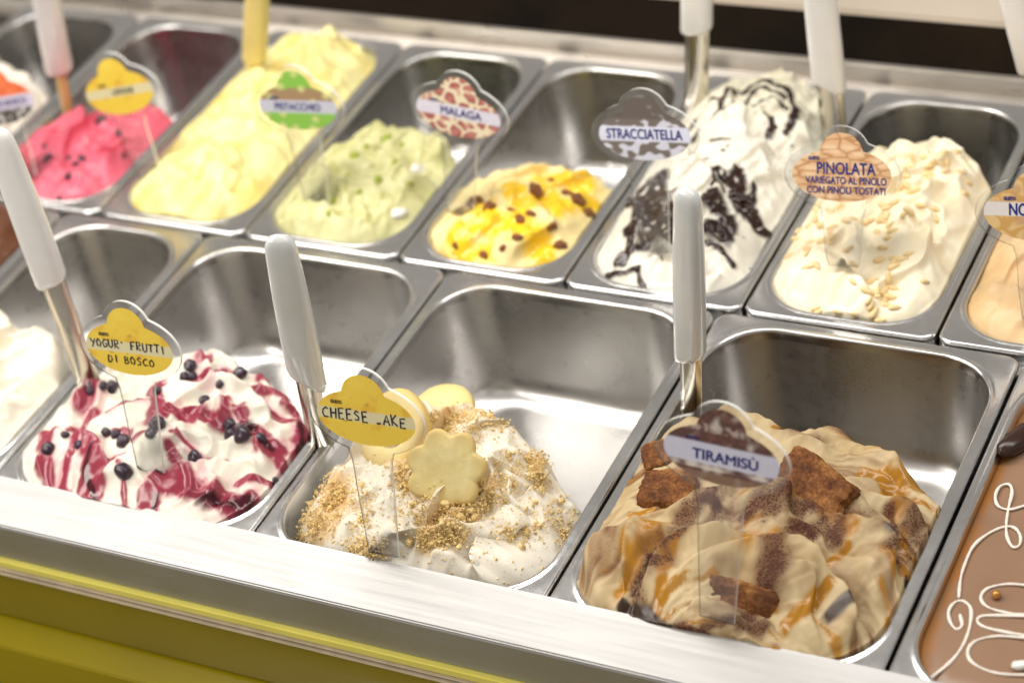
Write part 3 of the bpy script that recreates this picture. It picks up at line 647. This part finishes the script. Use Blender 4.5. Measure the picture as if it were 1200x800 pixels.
# pistachio pieces and cream dabs
pis = [blob_mesh('pistachio_piece', (1, .8, .6), .4, 1.6, s, M['pistachio'], ICO1) for s in (41, 42)]
for i, (x, y, r) in enumerate([(453, 163, 9), (415, 182, 7), (443, 210, 6), (430, 172, 5), (462, 190, 4), (408, 205, 4), (392, 235, 5), (420, 225, 4), (470, 170, 4), (480, 215, 4), (385, 250, 4)]):
    p, n = hit('pist', x, y)
    if p is None: continue
    tag(put('pistachio_piece', pis[i % 2], p, n, rng.uniform(0, 6), r*.0009), 'bright green chopped pistachio piece on the pale green ice cream', 'pistachio', 'chopped pistachios on the pale green ice cream')
dab = blob_mesh('cream_dab', (1, .7, .5), .5, 1.2, 47, M['cream_bit'])
for key, x, y, r, lab in (('pist', 490, 200, .010, 'white dab of cream at the right side of the pistachio ice cream'), ('pist', 468, 250, .008, 'white dab of cream low on the pistachio ice cream'), ('malaga', 500, 283, .010, 'white dab of cream at the left edge of the malaga ice cream')):
    p, n = hit(key, x, y)
    if p is not None: tag(put('cream_dab', dab, p, n, .6, r), lab, 'cream')
# chocolate flakes standing out of the stracciatella
flk = [blob_mesh('chocolate_flake', (1, .55, .16), .35, 1.5, s, M['choc'], ICO1) for s in (51, 52)]
for i, (a, b, r) in enumerate([(225, 440, 20), (232, 545, 14), (250, 670, 16), (600, 440, 20), (640, 480, 22), (655, 515, 18), (560, 520, 20), (530, 560, 18), (500, 385, 16), (745, 215, 20), (535, 275, 10), (430, 620, 12), (575, 405, 16), (705, 200, 16), (590, 470, 16), (310, 470, 30), (285, 430, 26), (320, 540, 24)]):
    p, n = hit('strac', 660+a/SCS, 80+b/SCS)
    if p is None: continue
    tag(put('chocolate_flake', flk[i % 2], p+n*.0005, (n+Vector((rng.uniform(-.3, .3), -.2, 0))).normalized(), rng.uniform(0, 6), r/SCS*.00078), 'dark chocolate flake lying on the white stracciatella ice cream', 'chocolate flake', 'chocolate flakes on the stracciatella ice cream')

# ------------------------------------------------------------------ cake chunks in the tiramisu
def chunk_mesh(dims, seed):
    bm = bmesh.new(); bmesh.ops.create_cube(bm, size=2); bmesh.ops.subdivide_edges(bm, edges=bm.edges[:], cuts=17, use_grid_fill=True)
    V = np.array([v.co[:] for v in bm.verts]); F = [[v.index for v in f.verts] for f in bm.faces]; bm.free()
    q = np.abs(V); r = (q**7).sum(1)**(1/7); V = V/r[:, None]
    V = V*(1+.20*nz3(V, .9, seed)+.10*nz3(V, 2.6, seed+9)+.07*nz3(V, 6.5, seed+20)+.04*nz3(V, 13, seed+30))[:, None]*np.array(dims)
    me = mesh_np('cake_chunk', V, F); me.materials.append(M['cake']); return me
for i, (a, b, dims, lift, spin, tilt, lab) in enumerate([
    (722, 262, (.030, .018, .010), -.002, -.42, (0, -.35, 1), 'large brown cake chunk on the back right of the tiramisu ice cream'),
    (305, 280, (.023, .017, .012), -.002, .15, (-.1, -.5, 1), 'crumbly brown cake chunk on the left behind the tiramisu sign'),
    (500, 575, (.031, .016, .014), -.008, -.10, (.1, -.8, .8), 'soaked brown cake chunk low at the front of the tiramisu ice cream'),
    (268, 188, (.012, .012, .008), .001, .6, (0, -.3, 1), 'small dark cake piece at the left wall of the tiramisu pan')]):
    p, n = hit('tiramisu', 660+a/SCD, 460+b/SCD)
    if p is None: continue
    o = put('cake_chunk', chunk_mesh(tuple(.95*v for v in dims), 60+i*7), p+Vector((0, 0, lift)), (Vector(tilt)+n*.5).normalized(), spin, 1)
    tag(o, lab, 'cake chunk')

# ------------------------------------------------------------------ biscuits and crumbs on the cheesecake
def lathe_star(name, R, n, amp, th, mat):
    V = []; F = []; S = 96
    prof = [(.0, th/2), (.5, th/2), (.88, th/2), (.955, th*.44), (.99, th*.28), (1, 0), (.99, -th*.30), (.95, -th*.5)]
    for f, z in prof[1:]:
        for k in range(S):
            a = 2*math.pi*k/S; r = R*f*(1+amp*f*(abs(math.cos(n*a/2))**1.1*2-1.15))
            V.append((r*math.cos(a), r*math.sin(a), z+.0003*math.sin(7*a+20*f)))
    for i in range(len(prof)-2):
        for k in range(S): F.append((i*S+k, i*S+(k+1) % S, (i+1)*S+(k+1) % S, (i+1)*S+k)[::-1])
    F.append(tuple(range(S)))
    me = mesh_pd(name, V, F, True); me.materials.append(mat); return me
star = lathe_star('star_biscuit', .0295, 7, .11, .009, M['biscuit'])
p, n = hit('cheesecake', 300+678/SC, 440+345/SC)
o = put('star_biscuit', star, p+Vector((.001, -.006, .011)), (Vector((.22, -.66, .66))).normalized(), .25); tag(o, 'pale star shaped biscuit in the middle of the cheesecake ice cream', 'biscuit')
def ring_mesh(name, R, rx, rz, mat):
    V = []; F = []; S, T = 72, 18
    for i in range(S):
        a = 2*math.pi*i/S
        for j in range(T):
            b = 2*math.pi*j/T; cb, sb = math.cos(b), math.sin(b); e = .75
            x = R+rx*abs(cb)**e*(1 if cb > 0 else -1); z = rz*abs(sb)**e*(1 if sb > 0 else -1)
            w = 1+.02*math.sin(5*a+1)
            V.append((x*w*math.cos(a), x*w*math.sin(a), z))
    for i in range(S):
        for j in range(T): F.append((i*T+j, ((i+1) % S)*T+j, ((i+1) % S)*T+(j+1) % T, i*T+(j+1) % T))
    me = mesh_pd(name, V, F, True); me.materials.append(mat); return me
ring = ring_mesh('ring_biscuit', .0235, .0085, .0065, M['biscuit'])
p, n = hit('cheesecake', 463, 520)
o = put('ring_biscuit', ring, (p if p else atz(463, 520))+Vector((0, .004, .012)), Vector((-.15, -.55, .70)).normalized(), .2); tag(o, 'pale ring biscuit standing behind the cheesecake sign', 'biscuit')
disc = lathe_star('round_biscuit', .030, 8, .0, .008, M['biscuit'])
q = atz(512, 492, .008); o = put('round_biscuit', disc, q+Vector((0, .006, 0)), Vector((-.1, -.25, .95)).normalized(), .2); tag(o, 'flat round biscuit behind the ring biscuit on the cheesecake', 'biscuit')

def crumbs(key, zones, n_bg, name, label, mat, smin, smax, seed):
    R = np.random.RandomState(seed); V0, F0 = ICO1; Vs = []; Fs = []; off = 0
    pts = []
    for a, b, sx, sy, k, lift in zones: pts += [(R.normal(a, sx), R.normal(b, sy), lift) for _ in range(int(k*3.6))]
    pts += [(R.uniform(100, 1150), R.uniform(90, 760), 0) for _ in range(n_bg)]
    for a, b, lift in pts:
        p, nn = hit(key, 300+a/SC, 440+b/SC)
        if p is None or p.z < -.03: continue
        s = smin+(smax-smin)*R.rand()**6.0; s = s if R.rand() > .004 else R.uniform(.0018, .0034)
        V = V0*(.7+.6*R.rand(len(V0), 1))*R.uniform(.7, 1.2, (1, 3))*s
        q = np.array(p)+np.array(nn)*(s*.3+lift*R.rand())
        Vs.append(V+q); Fs.append(F0+off); off += len(V0)
    me = mesh_np(name, np.concatenate(Vs), np.concatenate(Fs), False); o = link(name, me, None, mat); tag(o, label, 'crumbs', kind='stuff')
crumbs('cheesecake', [(285, 425, 40, 35, 420, .006), (235, 330, 22, 45, 260, .004), (190, 490, 45, 36, 420, .005), (370, 480, 30, 60, 150, .003), (385, 610, 40, 28, 320, .004),
    (650, 530, 55, 40, 620, .006), (720, 450, 45, 35, 420, .005), (790, 410, 45, 30, 300, .003), (610, 575, 40, 15, 180, .003), (900, 330, 60, 50, 200, .002), (985, 320, 22, 40, 260, .004), (840, 150, 60, 25, 260, .003),
    (690, 175, 55, 35, 420, .004), (520, 350, 30, 30, 240, .004), (890, 550, 30, 20, 110, .003), (1080, 560, 22, 22, 120, .003), (1030, 500, 60, 40, 140, .002), (560, 470, 60, 60, 160, .002), (150, 560, 30, 14, 100, .003)], 1500,
    'biscuit_crumbs', 'golden biscuit crumbs scattered over the cheesecake ice cream', M['crumb'], .00025, .0014, 5)

# ------------------------------------------------------------------ icing on the chocolate
def catmull(P, k=8):
    P = [np.array(p, float) for p in P]; P = [2*P[0]-P[1]]+P+[2*P[-1]-P[-2]]; out = []
    for i in range(1, len(P)-2):
        for t in np.linspace(0, 1, k, endpoint=False):
            a, b, c, d = P[i-1:i+3]
            out.append(.5*((2*b)+(-a+c)*t+(2*a-5*b+4*c-d)*t*t+(-a+3*b-3*c+d)*t**3))
    out.append(P[-2]); return out
def tube(name, pts, r, mat, flat=.8, k=8):
    pts = [Vector(p) for p in pts]; V = []; F = []
    for i, p in enumerate(pts):
        t = (pts[min(i+1, len(pts)-1)]-pts[max(i-1, 0)]).normalized(); s = t.cross(Vector((0, 0, 1))).normalized()
        rr = r*(1+.30*math.sin(i*.41)*math.sin(i*.17+1)+.08*math.sin(i*1.9)); rr *= .5 if i in (0, len(pts)-1) else 1
        for j in range(k):
            a = 2*math.pi*j/k; V.append(p+s*rr*math.cos(a)+Vector((0, 0, 1))*rr*flat*math.sin(a))
        if i:
            for j in range(k): F.append(((i-1)*k+j, (i-1)*k+(j+1) % k, i*k+(j+1) % k, i*k+j))
    F.append(tuple(range(k))[::-1]); F.append(tuple((len(pts)-1)*k+j for j in range(k)))
    me = mesh_pd(name, V, F, True); return link(name, me, None, mat)
ICE = [([(520, 300), (471, 312), (430, 322), (400, 312), (392, 285), (405, 258), (430, 253), (438, 275), (428, 320), (422, 365), (425, 400), (440, 425), (458, 420), (461, 395), (445, 373), (415, 370), (370, 390), (330, 425), (305, 480), (295, 520), (291, 566)], 'looped white icing swirl at the top of the milk chocolate'),
       ([(294, 610), (300, 640), (285, 652), (268, 633), (263, 603), (280, 578), (305, 575), (325, 598), (320, 650), (300, 700), (265, 745), (205, 792), (170, 815)], 'curled white icing line running to the front left of the chocolate'),
       ([(560, 540), (471, 530), (420, 528), (370, 540), (352, 565), (370, 590), (420, 606), (471, 612), (540, 612), (471, 616), (400, 614), (355, 616), (342, 628), (360, 645), (420, 660), (490, 670), (540, 675), (471, 675), (400, 671), (340, 683), (316, 712), (330, 745), (390, 772), (471, 778), (560, 776)], 'stacked white icing loops at the right edge of the chocolate')]
for P, lab in ICE:
    W = [atz(1000+a/2.355, 460+b/2.355, CHZ+.0012) for a, b in catmull(P)]
    tag(tube('icing_line', W, .00115, M['icing']), lab, 'icing')
gb = blob_mesh('sugar_ball', (1, 1, 1), .04, 1.5, 88, M['gold'], ICO3)
tag(put('sugar_ball', gb, atz(1000+395/2.355, 460+557/2.355, CHZ+.003), (0, 0, 1), 0, .0034), 'small golden sugar ball between the white icing loops', 'sugar ball')
tag(put('cream_dab', dab, atz(1000+463/2.355, 460+752/2.355, CHZ+.002), (0, 0, 1), .3, .006), 'white sugar drop in the lowest icing loop on the chocolate', 'cream')
cc = blob_mesh('chocolate_curl', (1, .34, .3), .35, 1.2, 89, M['choc'])
tag(put('chocolate_curl', cc, atz(1000+462/2.355, 460+130/2.355, CHZ+.004), (.3, 0, 1), 1.15, .026), 'dark chocolate curl at the back left of the milk chocolate', 'chocolate curl')

smear = blob_mesh('smear', (1, .55, .16), .5, 1.6, 91, M['cream_bit'], ICO3); smt = blob_mesh('smear', (1, .5, .2), .5, 1.6, 92, plain('tan_cream', tuple(hexc('c9a468')), .45, var=.1, sss=.1), ICO3)
WL = Vector((-1, 0, .1)).normalized()
for px, py, x, me, r, n, lab in ((818, 445, .5285, smt, .008, (1, 0, .1), 'tan smear of ice cream high on the left wall of the tiramisu pan'), (806, 470, .5295, smt, .006, (1, 0, .1), 'small tan smear below the larger one on the tiramisu pan wall')):
    d = ray(px, py); q = Vector(CAM+d*(x-CAM[0])/d[0]); tag(put('smear', me, q, n, .5, r), lab, 'smear')
# ------------------------------------------------------------------ flavour signs
SA, SB, SR, SC0 = .0490, .0290, .0240, .0160      # ellipse half axes, bump radius, bump centre height
def head_r(th, a, b, r, c):
    """outline of the cloud: distance from the centre in direction th"""
    x, z = math.cos(th), math.sin(th)
    e = 1/math.sqrt((x/a)**2+(z/b)**2)
    bb = z*c; disc = bb*bb-(c*c-r*r)
    k = bb+math.sqrt(disc) if disc > 0 else 0
    return max(e, k)
def plate_outline(stem):
    P = []; th0 = math.atan2(-SB*.93, .020)
    for i in range(97):
        th = th0+(2*math.pi-2*(th0+math.pi/2)-0)*i/96 if False else th0+(math.pi-2*th0)*i/96
        r = head_r(th, SA, SB, SR, SC0); P.append((r*math.cos(th), r*math.sin(th)))
    zb = -SB
    L = [(-.0185, zb-.001), (-.0172, zb-.006), (-.0165, zb-.014), (-.0160, zb-.03), (-.0130, -stem)]
    return P+L+[(-x, z) for x, z in L[::-1]]
def make_plate(stem, th=.0028):
    P = plate_outline(stem); bm = bmesh.new()
    vs_ = [bm.verts.new((x, -th/2, z)) for x, z in P]; f = bm.faces.new(vs_)
    e = bmesh.ops.extrude_face_region(bm, geom=[f]); bmesh.ops.translate(bm, vec=(0, th, 0), verts=[v for v in e['geom'] if isinstance(v, bmesh.types.BMVert)])
    bmesh.ops.recalc_face_normals(bm, faces=bm.faces)
    rim = [ed for ed in bm.edges if len(ed.link_faces) == 2 and ed.calc_face_angle(0) > 1.0 and abs(ed.verts[0].co.y-ed.verts[1].co.y) < 1e-6]
    bmesh.ops.bevel(bm, geom=rim, offset=.0004, segments=2, affect='EDGES')
    me = bpy.data.meshes.new('sign_plate'); bm.to_mesh(me); bm.free()
    me.materials.append(M['acrylic']); me.materials.append(M['acrylic_edge'])
    for q in me.polygons: q.material_index = 0 if abs(q.normal.y) > .9 else 1
    return me
def make_print(fn, y=-.0018):
    m = .0072; nr, nc = 70, 90; V = []; C = []
    a, b, r = SA-m, SB-m, SR-m*.75
    zs = np.linspace(-b, SC0+r, nr)
    X = []
    for z in zs:
        w = 0
        if abs(z) < b: w = a*math.sqrt(1-(z/b)**2)
        if abs(z-SC0) < r: w = max(w, math.sqrt(r*r-(z-SC0)**2))
        X.append(np.linspace(-1, 1, nc)*max(w, .0004))
    X = np.array(X); Z = np.repeat(zs[:, None], nc, 1)
    V = np.stack([X, np.full_like(X, y), Z], -1).reshape(-1, 3); idx = np.arange(nr*nc).reshape(nr, nc)
    F = np.stack([idx[:-1, :-1], idx[:-1, 1:], idx[1:, 1:], idx[1:, :-1]], -1).reshape(-1, 4)
    me = mesh_np('printed_label', V, F, False); vcol(me, 'pigment', fn(X*100, Z*100).reshape(-1, 3)); return me
def band(C, z, z0, z1, col, k=.85): return mixc(C, np.asarray(col)*np.ones_like(C), k*sstep(z0-.05, z0+.05, z)*sstep(z1+.05, z1-.05, z))
def p_yellow(x, z):
    C = flatc(x, hexc('f0cd38')); n = fbm(x*.55, z*.55, 12, 3); C = mixc(C, hexc('e3ab16'), .8*sstep(.1, .6, n)); C = mixc(C, hexc('f7dc50'), .5*sstep(-.1, -.6, n)); C = mixc(C, hexc('b98a1a'), .6*sstep(.62, .75, noise(x*1.4, z*1.4, 13)))
    return band(C, z, -.35, .55, hexc('dcd6b4'), .85)
def p_tira(x, z):
    C = flatc(x, hexc('54261c')); n = noise(x*1.2, z*1.2, 3)
    C = mixc(C, hexc('e0d6cc'), sstep(.0, .4, n*.35+np.where(np.abs(z+.95) < .25, .2, 0))); C = mixc(C, hexc('7a4434'), .6*sstep(.1, .5, noise(x*2, z*2, 4)))
    C = mixc(C, hexc('c9b8ac'), .7*sstep(1.55, 1.7, z)*sstep(2.3, 2.1, z)*sstep(-.3, .2, noise(x*2.5, z*3, 6)))
    C = mixc(C, hexc('8c6a50'), .8*sstep(-1.35, -1.5, z)); return band(C, z, -.85, .75, hexc('d8d8ee'), .92)
def p_cells(bg, c1, c2, sx, sz, seed, rim=.12, text=None):
    def f(x, z):
        v, d = voro(x/sx+7+.3*noise(x, z, seed), z/sz+7, seed); C = mixc(flatc(x, hexc(bg)), hexc(c1), sstep(rim*.5, rim, v)); C = mixc(C, hexc(c2), .7*sstep(.42, .1, d))
        return band(C, z, *text) if text else C
    return f
p_malaga = p_cells('f2e2c0', 'a8524e', 'cf8878', 1.1, 1.0, 15, .3, (-.45, .75, hexc('e4e2f2'), .93))
p_pin = p_cells('bb8653', 'dcb083', 'efcfa8', 1.6, .75, 17, .18)
p_nocc = p_cells('c99a4e', 'dcb87c', 'b98a60', 1.5, 1.5, 19, .2, (-.25, .85, hexc('dcd8d8'), .92))
def p_strac(x, z):
    C = flatc(x, hexc('6e6258')); n = noise(x*.9, z*1.3, 23); C = mixc(C, hexc('d4d4e2'), sstep(.0, .15, n-.25*(z > 1.2))); C = mixc(C, hexc('574a42'), sstep(1.3, 1.5, z)*.8)
    return band(C, z, -.55, .75, hexc('e0e2f4'), .95)
def p_pist(x, z):
    C = flatc(x, hexc('86c23c')); C = mixc(C, hexc('a4845c'), sstep(.45, .6, z)*sstep(1.9, 1.5, z+.4*noise(x, z, 5))); v, d = voro(x/1.6+3, z/1.4+3, 27); C = mixc(C, hexc('d7d98c'), .8*sstep(.3, .15, d))
    return band(C, z, -.55, .65, hexc('cdcbe0'), .92)
def p_orange(x, z):
    C = flatc(x, hexc('f0793a')); v, d = voro(x/1.3+4, z/1.3+4, 33); C = mixc(C, hexc('d8452a'), .7*sstep(.2, .05, v)); C = mixc(C, hexc('4a4038'), sstep(-.6, -.8, z)); C = mixc(C, hexc('c9c9c4'), sstep(-.6, -.8, z)*sstep(.1, .3, noise(x, z*2, 8)))
    return band(C, z, -.75, .55, hexc('d2cfe6'), .92)

deps = None
def text_mesh(name, body, width, height, mat, bold=.0):
    cu = bpy.data.curves.new(name, 'FONT'); cu.body = body; cu.size = 1; cu.align_x = 'CENTER'; cu.align_y = 'CENTER'; cu.offset = bold; cu.extrude = 0
    o = bpy.data.objects.new(name, cu); COL.objects.link(o); bpy.context.view_layer.update()
    me = bpy.data.meshes.new_from_object(o.evaluated_get(bpy.context.evaluated_depsgraph_get())); COL.objects.unlink(o); bpy.data.objects.remove(o); bpy.data.curves.remove(cu)
    co = np.array([v.co[:] for v in me.vertices]); mn, mx = co.min(0), co.max(0); c = (mn+mx)/2; s = np.array([width/(mx-mn)[0], height/(mx-mn)[1]])
    V = np.stack([(co[:, 0]-c[0])*s[0], np.zeros(len(co)), (co[:, 1]-c[1])*s[1]], -1); 
    n0 = len(V); T = [list(p.vertices) for p in me.polygons]; e = height*.028   # three offset layers make the bold weight
    V = np.concatenate([V+np.array([dx, dy, dz]) for dx, dy, dz in ((0, 0, 0), (e, .00004, 0), (-e, .00008, 0), (0, .00012, e), (0, .00016, -e))])
    T = [[i+k*n0 for i in t] for k in range(5) for t in T]; bpy.data.meshes.remove(me); me = mesh_pd(name, V, T)
    me.name = name; me.materials.clear(); me.materials.append(mat); return me
HAND = {'C': [[(.9, .85), (.6, 1), (.2, .75), (.08, .4), (.3, .05), (.9, .08)]], 'H': [[(.1, 1), (.12, 0)], [(.85, 1), (.82, 0)], [(.1, .5), (.85, .55)]], 'E': [[(.85, 1), (.15, .95), (.15, 0), (.85, .02)], [(.15, .5), (.7, .55)]],
 'S': [[(.85, .85), (.5, 1), (.2, .75), (.75, .4), (.7, .08), (.15, .08)]], 'A': [[(.0, 0), (.5, 1), (.9, 0)], [(.2, .38), (.8, .36)]], 'K': [[(.1, 1), (.15, 0)], [(.85, 1), (.15, .45), (.9, 0)]], 'Y': [[(0, 1), (.45, .5)], [(.95, 1), (.3, -.1)]],
 'O': [[(.5, 1), (.1, .6), (.2, .08), (.7, .02), (.92, .5), (.5, 1)]], 'G': [[(.9, .85), (.4, 1), (.08, .5), (.3, .02), (.85, .1), (.88, .45), (.5, .45)]], 'U': [[(.1, 1), (.12, .2), (.5, 0), (.85, .2), (.88, 1)]], 'R': [[(.12, 0), (.12, 1), (.7, .95), (.75, .6), (.15, .48), (.85, 0)]],
 "'": [[(.4, 1), (.35, .75)]], 'F': [[(.85, 1), (.15, .95), (.15, 0)], [(.15, .5), (.7, .52)]], 'T': [[(0, 1), (.95, .97)], [(.5, 1), (.48, 0)]], 'I': [[(.5, 1), (.5, 0)]], 'D': [[(.15, 0), (.15, 1), (.7, .85), (.88, .45), (.6, .06), (.15, 0)]], 'B': [[(.15, 0), (.15, 1), (.7, .9), (.6, .55), (.15, .5)], [(.6, .52), (.88, .25), (.6, .02), (.15, 0)]], '_': [[(.2, .02), (.8, .08)]], 'L': [[(.15, 1), (.15, .02), (.8, .02)]], 'M': [[(.05, 0), (.1, 1), (.5, .4), (.85, 1), (.95, 0)]], 'N': [[(.1, 0), (.12, 1), (.85, 0), (.88, 1)]]}
def hand_mesh(lines, w=.00125, seed=3):
    """marker handwriting: (text, x0, z0, letter width, letter height)"""
    R = random.Random(seed); V = []; F = []
    for txt, x0, z0, lw, lh in lines:
        x = x0
        for ch in txt:
            if ch == ' ': x += lw*.7; continue
            dz = R.uniform(-.06, .06)*lh; sl = R.uniform(-.06, .12); hh = lh*R.uniform(.9, 1.1)
            for st in HAND[ch]:
                P = [Vector((x+(px+sl*pz)*lw*.86, z0+dz+pz*hh, 0)) for px, pz in st]
                for i, p in enumerate(P):
                    t = (P[min(i+1, len(P)-1)]-P[max(i-1, 0)]).normalized(); s = Vector((-t.y, t.x, 0))*w/2*R.uniform(.75, 1.15)
                    V += [(p.x+s.x, 0, p.y+s.y), (p.x-s.x, 0, p.y-s.y)]
                    if i: k = len(V); F.append((k-4, k-3, k-1, k-2))
            x += lw
    return mesh_pd('lettering', V, F)
plate_cache = {}
def make_sign(key, head, foot, dy, stem_extra, prn, label, texts=(), hand=None, logo=None, foot_pt=None, roll=0.0, yaw=0.0):
    if foot_pt is None:
        p, n = hit(key, *foot)
        if p is None: p = atz(*foot)
    else: p = Vector(foot_pt)
    p = p+(n*.004 if foot_pt is None and n else Vector((0, 0, 0)))+Vector((0, -.004, .001)); hc = aty(head[0], head[1], p.y+dy); up = (hc-p); L = up.length; up.normalize()
    xa = Vector((math.cos(yaw), math.sin(yaw), 0)); xa = (xa-up*xa.dot(up)).normalized(); ya = up.cross(xa)
    root = empty('flavour_sign'); root.matrix_world = Matrix.Translation(hc) @ Matrix((xa, ya, up)).transposed().to_4x4()
    tag(root, label, 'sign', 'clear cloud shaped flavour signs')
    link('sign_plate', make_plate(L+stem_extra), root)
    link('printed_label', make_print(prn), root, M['print'])
    for body, x, z, w, h, mat, bold in texts:
        o = link('lettering', text_mesh('lettering', body, w/100, h/100, mat, bold), root); o.location = (x/100, -.00215, z/100)
    if hand: o = link('lettering', hand_mesh(hand), root, M['ink_black']); o.location = (0, -.00215, 0)
    if logo:
        x, z, mat = logo; o = link('logo', text_mesh('logo', 'GUSTO', .0095, .0028, mat, .03), root); o.location = (x/100, -.0022, z/100)
    return root
IB, IK, IG = M['ink_blue'], M['ink_black'], M['ink_grey']
make_sign('yogurt', (153, 408), (182, 548), .030, .003, p_yellow, 'yellow cloud sign handwritten with yogurt and berries standing in yogurt ice cream',
          hand=[("YOGUR' FRUTTI", -.0375, -.0005, .0058, .0068), ('DI BOSCO', -.0230, -.0125, .0060, .0062)], logo=(-2.3, 1.05, IG))
make_sign('cheesecake', (430, 489), (453, 640), .030, .003, p_yellow, 'yellow cloud sign handwritten cheese cake standing in the crumb covered ice cream',
          hand=[('CHEESE _AKE', -.0375, -.0030, .0068, .0085)], logo=(-2.4, 1.05, IG))
make_sign('tiramisu', (846, 533), (846, 722), .035, .003, p_tira, 'brown cloud sign printed tiramisu standing in the cake topped ice cream', [('TIRAMISÙ', .3, -.05, 4.7, .95, IB, .0)], logo=(-2.1, .95, IB))
make_sign('malaga', (538, 133), (545, 250), .02, .003, p_malaga, 'red and cream cloud sign printed malaga standing among raisins', [('MALAGA', .3, .15, 4.0, .72, IB, .0)], logo=(-2.4, .95, IB))
make_sign('strac', (756, 158), (770, 290), .03, .003, p_strac, 'grey cloud sign printed stracciatella standing in chocolate streaked ice cream', [('STRACCIATELLA', 0, .1, 6.9, .85, IB, .0)])
make_sign('pin', (987, 205), (990, 305), .03, .003, p_pin, 'tan cloud sign printed pinolata standing in pine nut ice cream',
          [('PINOLATA', .4, .55, 4.9, .95, IB, .0), ('VARIEGATO AL PINOLO', .35, -.42, 6.8, .58, IB, .0), ('CON PINOLI TOSTATI', .35, -1.22, 6.6, .58, IB, .0)], logo=(-2.3, 1.35, IB))
make_sign('nocc', (1216, 250), (1222, 370), .03, .003, p_nocc, 'tan cloud sign cut off by the right edge of the photo', [('NOCCIOLA', .35, .3, 5.0, .95, IB, .0)], logo=(-2.1, 1.15, IB))
make_sign('pist', (350, 125), (374, 236), .02, .003, p_pist, 'green cloud sign standing between pale yellow and pistachio ice cream', [('PISTACCHIO', 0, .05, 4.9, .66, IB, .0)], logo=(-2.4, .85, IB))
make_sign('lemon', (141, 108), (186, 216), .02, .003, p_yellow, 'yellow cloud sign leaning over the pink ice cream', [('LIMONE', .5, .1, 2.6, .55, IK, .0)], logo=(-1.8, .9, IG), foot_pt=atz(182, 212, -.005))
make_sign('pink', (2, 120), (36, 205), .02, .003, p_orange, 'orange cloud sign cut off by the left edge of the photo', [('FRUTTI DI BOSCO', 0, -.1, 6.6, .6, IB, .0)], logo=(-2.1, .95, IB))

# ------------------------------------------------------------------ spatulas
def make_spatula(base, top, t_end, label, hmat, z0=0.0, dy=-.02, w=.0145, th=.0085, sw=.0100, face=.0, bend=0.0, smat=None, taper=.85, notch=.35):
    p = atz(base[0], base[1], z0); q = aty(top[0], top[1], p.y+dy)
    up = q-p; L = up.length; up.normalize()
    xa = Vector((math.cos(face), math.sin(face), 0)); xa = (xa-up*xa.dot(up)).normalized(); ya = up.cross(xa)
    root = empty('gelato_spatula'); root.matrix_world = Matrix.Translation(p) @ Matrix((xa, ya, up)).transposed().to_4x4()
    tag(root, label, 'spatula', 'spatulas standing in the ice cream')
    zb, zt = L*t_end, L; V = []; F = []; S = 28
    prof = [(0, .0), (0, .80), (.012, .93), (.04, 1.0), (.3, 1.0), (.6, .96), (.88, taper), (.94, taper*.93), (.975, taper*.72), (.995, taper*.35), (1, 0)]
    for f, k in prof:
        for j in range(S):
            a = 2*math.pi*j/S; c, s = math.cos(a), math.sin(a)
            x = w*k*abs(c)**.62*(1 if c > 0 else -1); y = th*k*abs(s)**.8*(1 if s > 0 else -1)
            z = zb+(zt-zb)*f+(notch*x if f < .05 else 0)
            V.append((x, y, z))
    for i in range(len(prof)-1):
        for j in range(S): F.append((i*S+j, i*S+(j+1) % S, (i+1)*S+(j+1) % S, (i+1)*S+j))
    link('handle', mesh_pd('handle', V, F, True), root, hmat)
    V = []; F = []; n = 18; K = 9
    for i in range(n+1):
        f = i/n; z = zb+.012-(zb+.012+.045)*f; ww = sw*(1+.9*sstep(.62, 1, f)); by = bend*max(0, f-.35)**2
        ring_ = [(-1, .0), (-.5, -.12), (0, -.16), (.5, -.12), (1, .0)]; ring_ = ring_+[(x, y+.22) for x, y in ring_[::-1]]
        for x, y in ring_: V.append((x*ww, y*sw*.9+by, z))
        if i:
            m = len(ring_)
            for j in range(m): F.append(((i-1)*m+j, (i-1)*m+(j+1) % m, i*m+(j+1) % m, i*m+j))
    link('blade', mesh_pd('blade', V, F, True), root, smat or M['blade'])
    return root
make_spatula((110, 462), (-6, 150), .44, 'white handled spatula leaning left behind the yogurt ice cream', M['white_plastic'], w=.0145, sw=.0105, face=.3, bend=-.02, dy=.0)
make_spatula((376, 522), (326, 276), .33, 'grey handled spatula standing between yogurt and cheesecake ice cream', M['grey_plastic'], w=.0145, sw=.0095, face=.35, notch=-.8)
make_spatula((810, 492), (806, 221), .29, 'upright grey handled spatula at the left wall of the tiramisu pan', M['grey_plastic'], w=.0128, sw=.0095, face=-.2, notch=.6)
make_spatula((80, 135), (40, -70), .26, 'white handled spatula in the pink ice cream', M['white_plastic'], w=.0145, sw=.006, face=.2, smat=M['yellow_plastic'])
make_spatula((297, 92), (306, -90), .12, 'yellowed spatula standing at the back left of the lemon ice cream', M['yellow_plastic'], w=.0125, sw=.010, z0=.01, smat=M['yellow_plastic'])
make_spatula((816, 128), (817, -100), .42, 'white handled steel spatula at the back of the stracciatella ice cream', M['white_plastic'], w=.0150, sw=.0115, z0=0)
make_spatula((979, 170), (952, -90), .28, 'white handled spatula behind the pinolata sign', M['white_plastic'], w=.0150, sw=.0115, face=.1, notch=-.5)
make_spatula((1234, 160), (1172, -70), .36, 'white handled spatula cut off by the top right corner', M['white_plastic'], w=.0150, sw=.010)
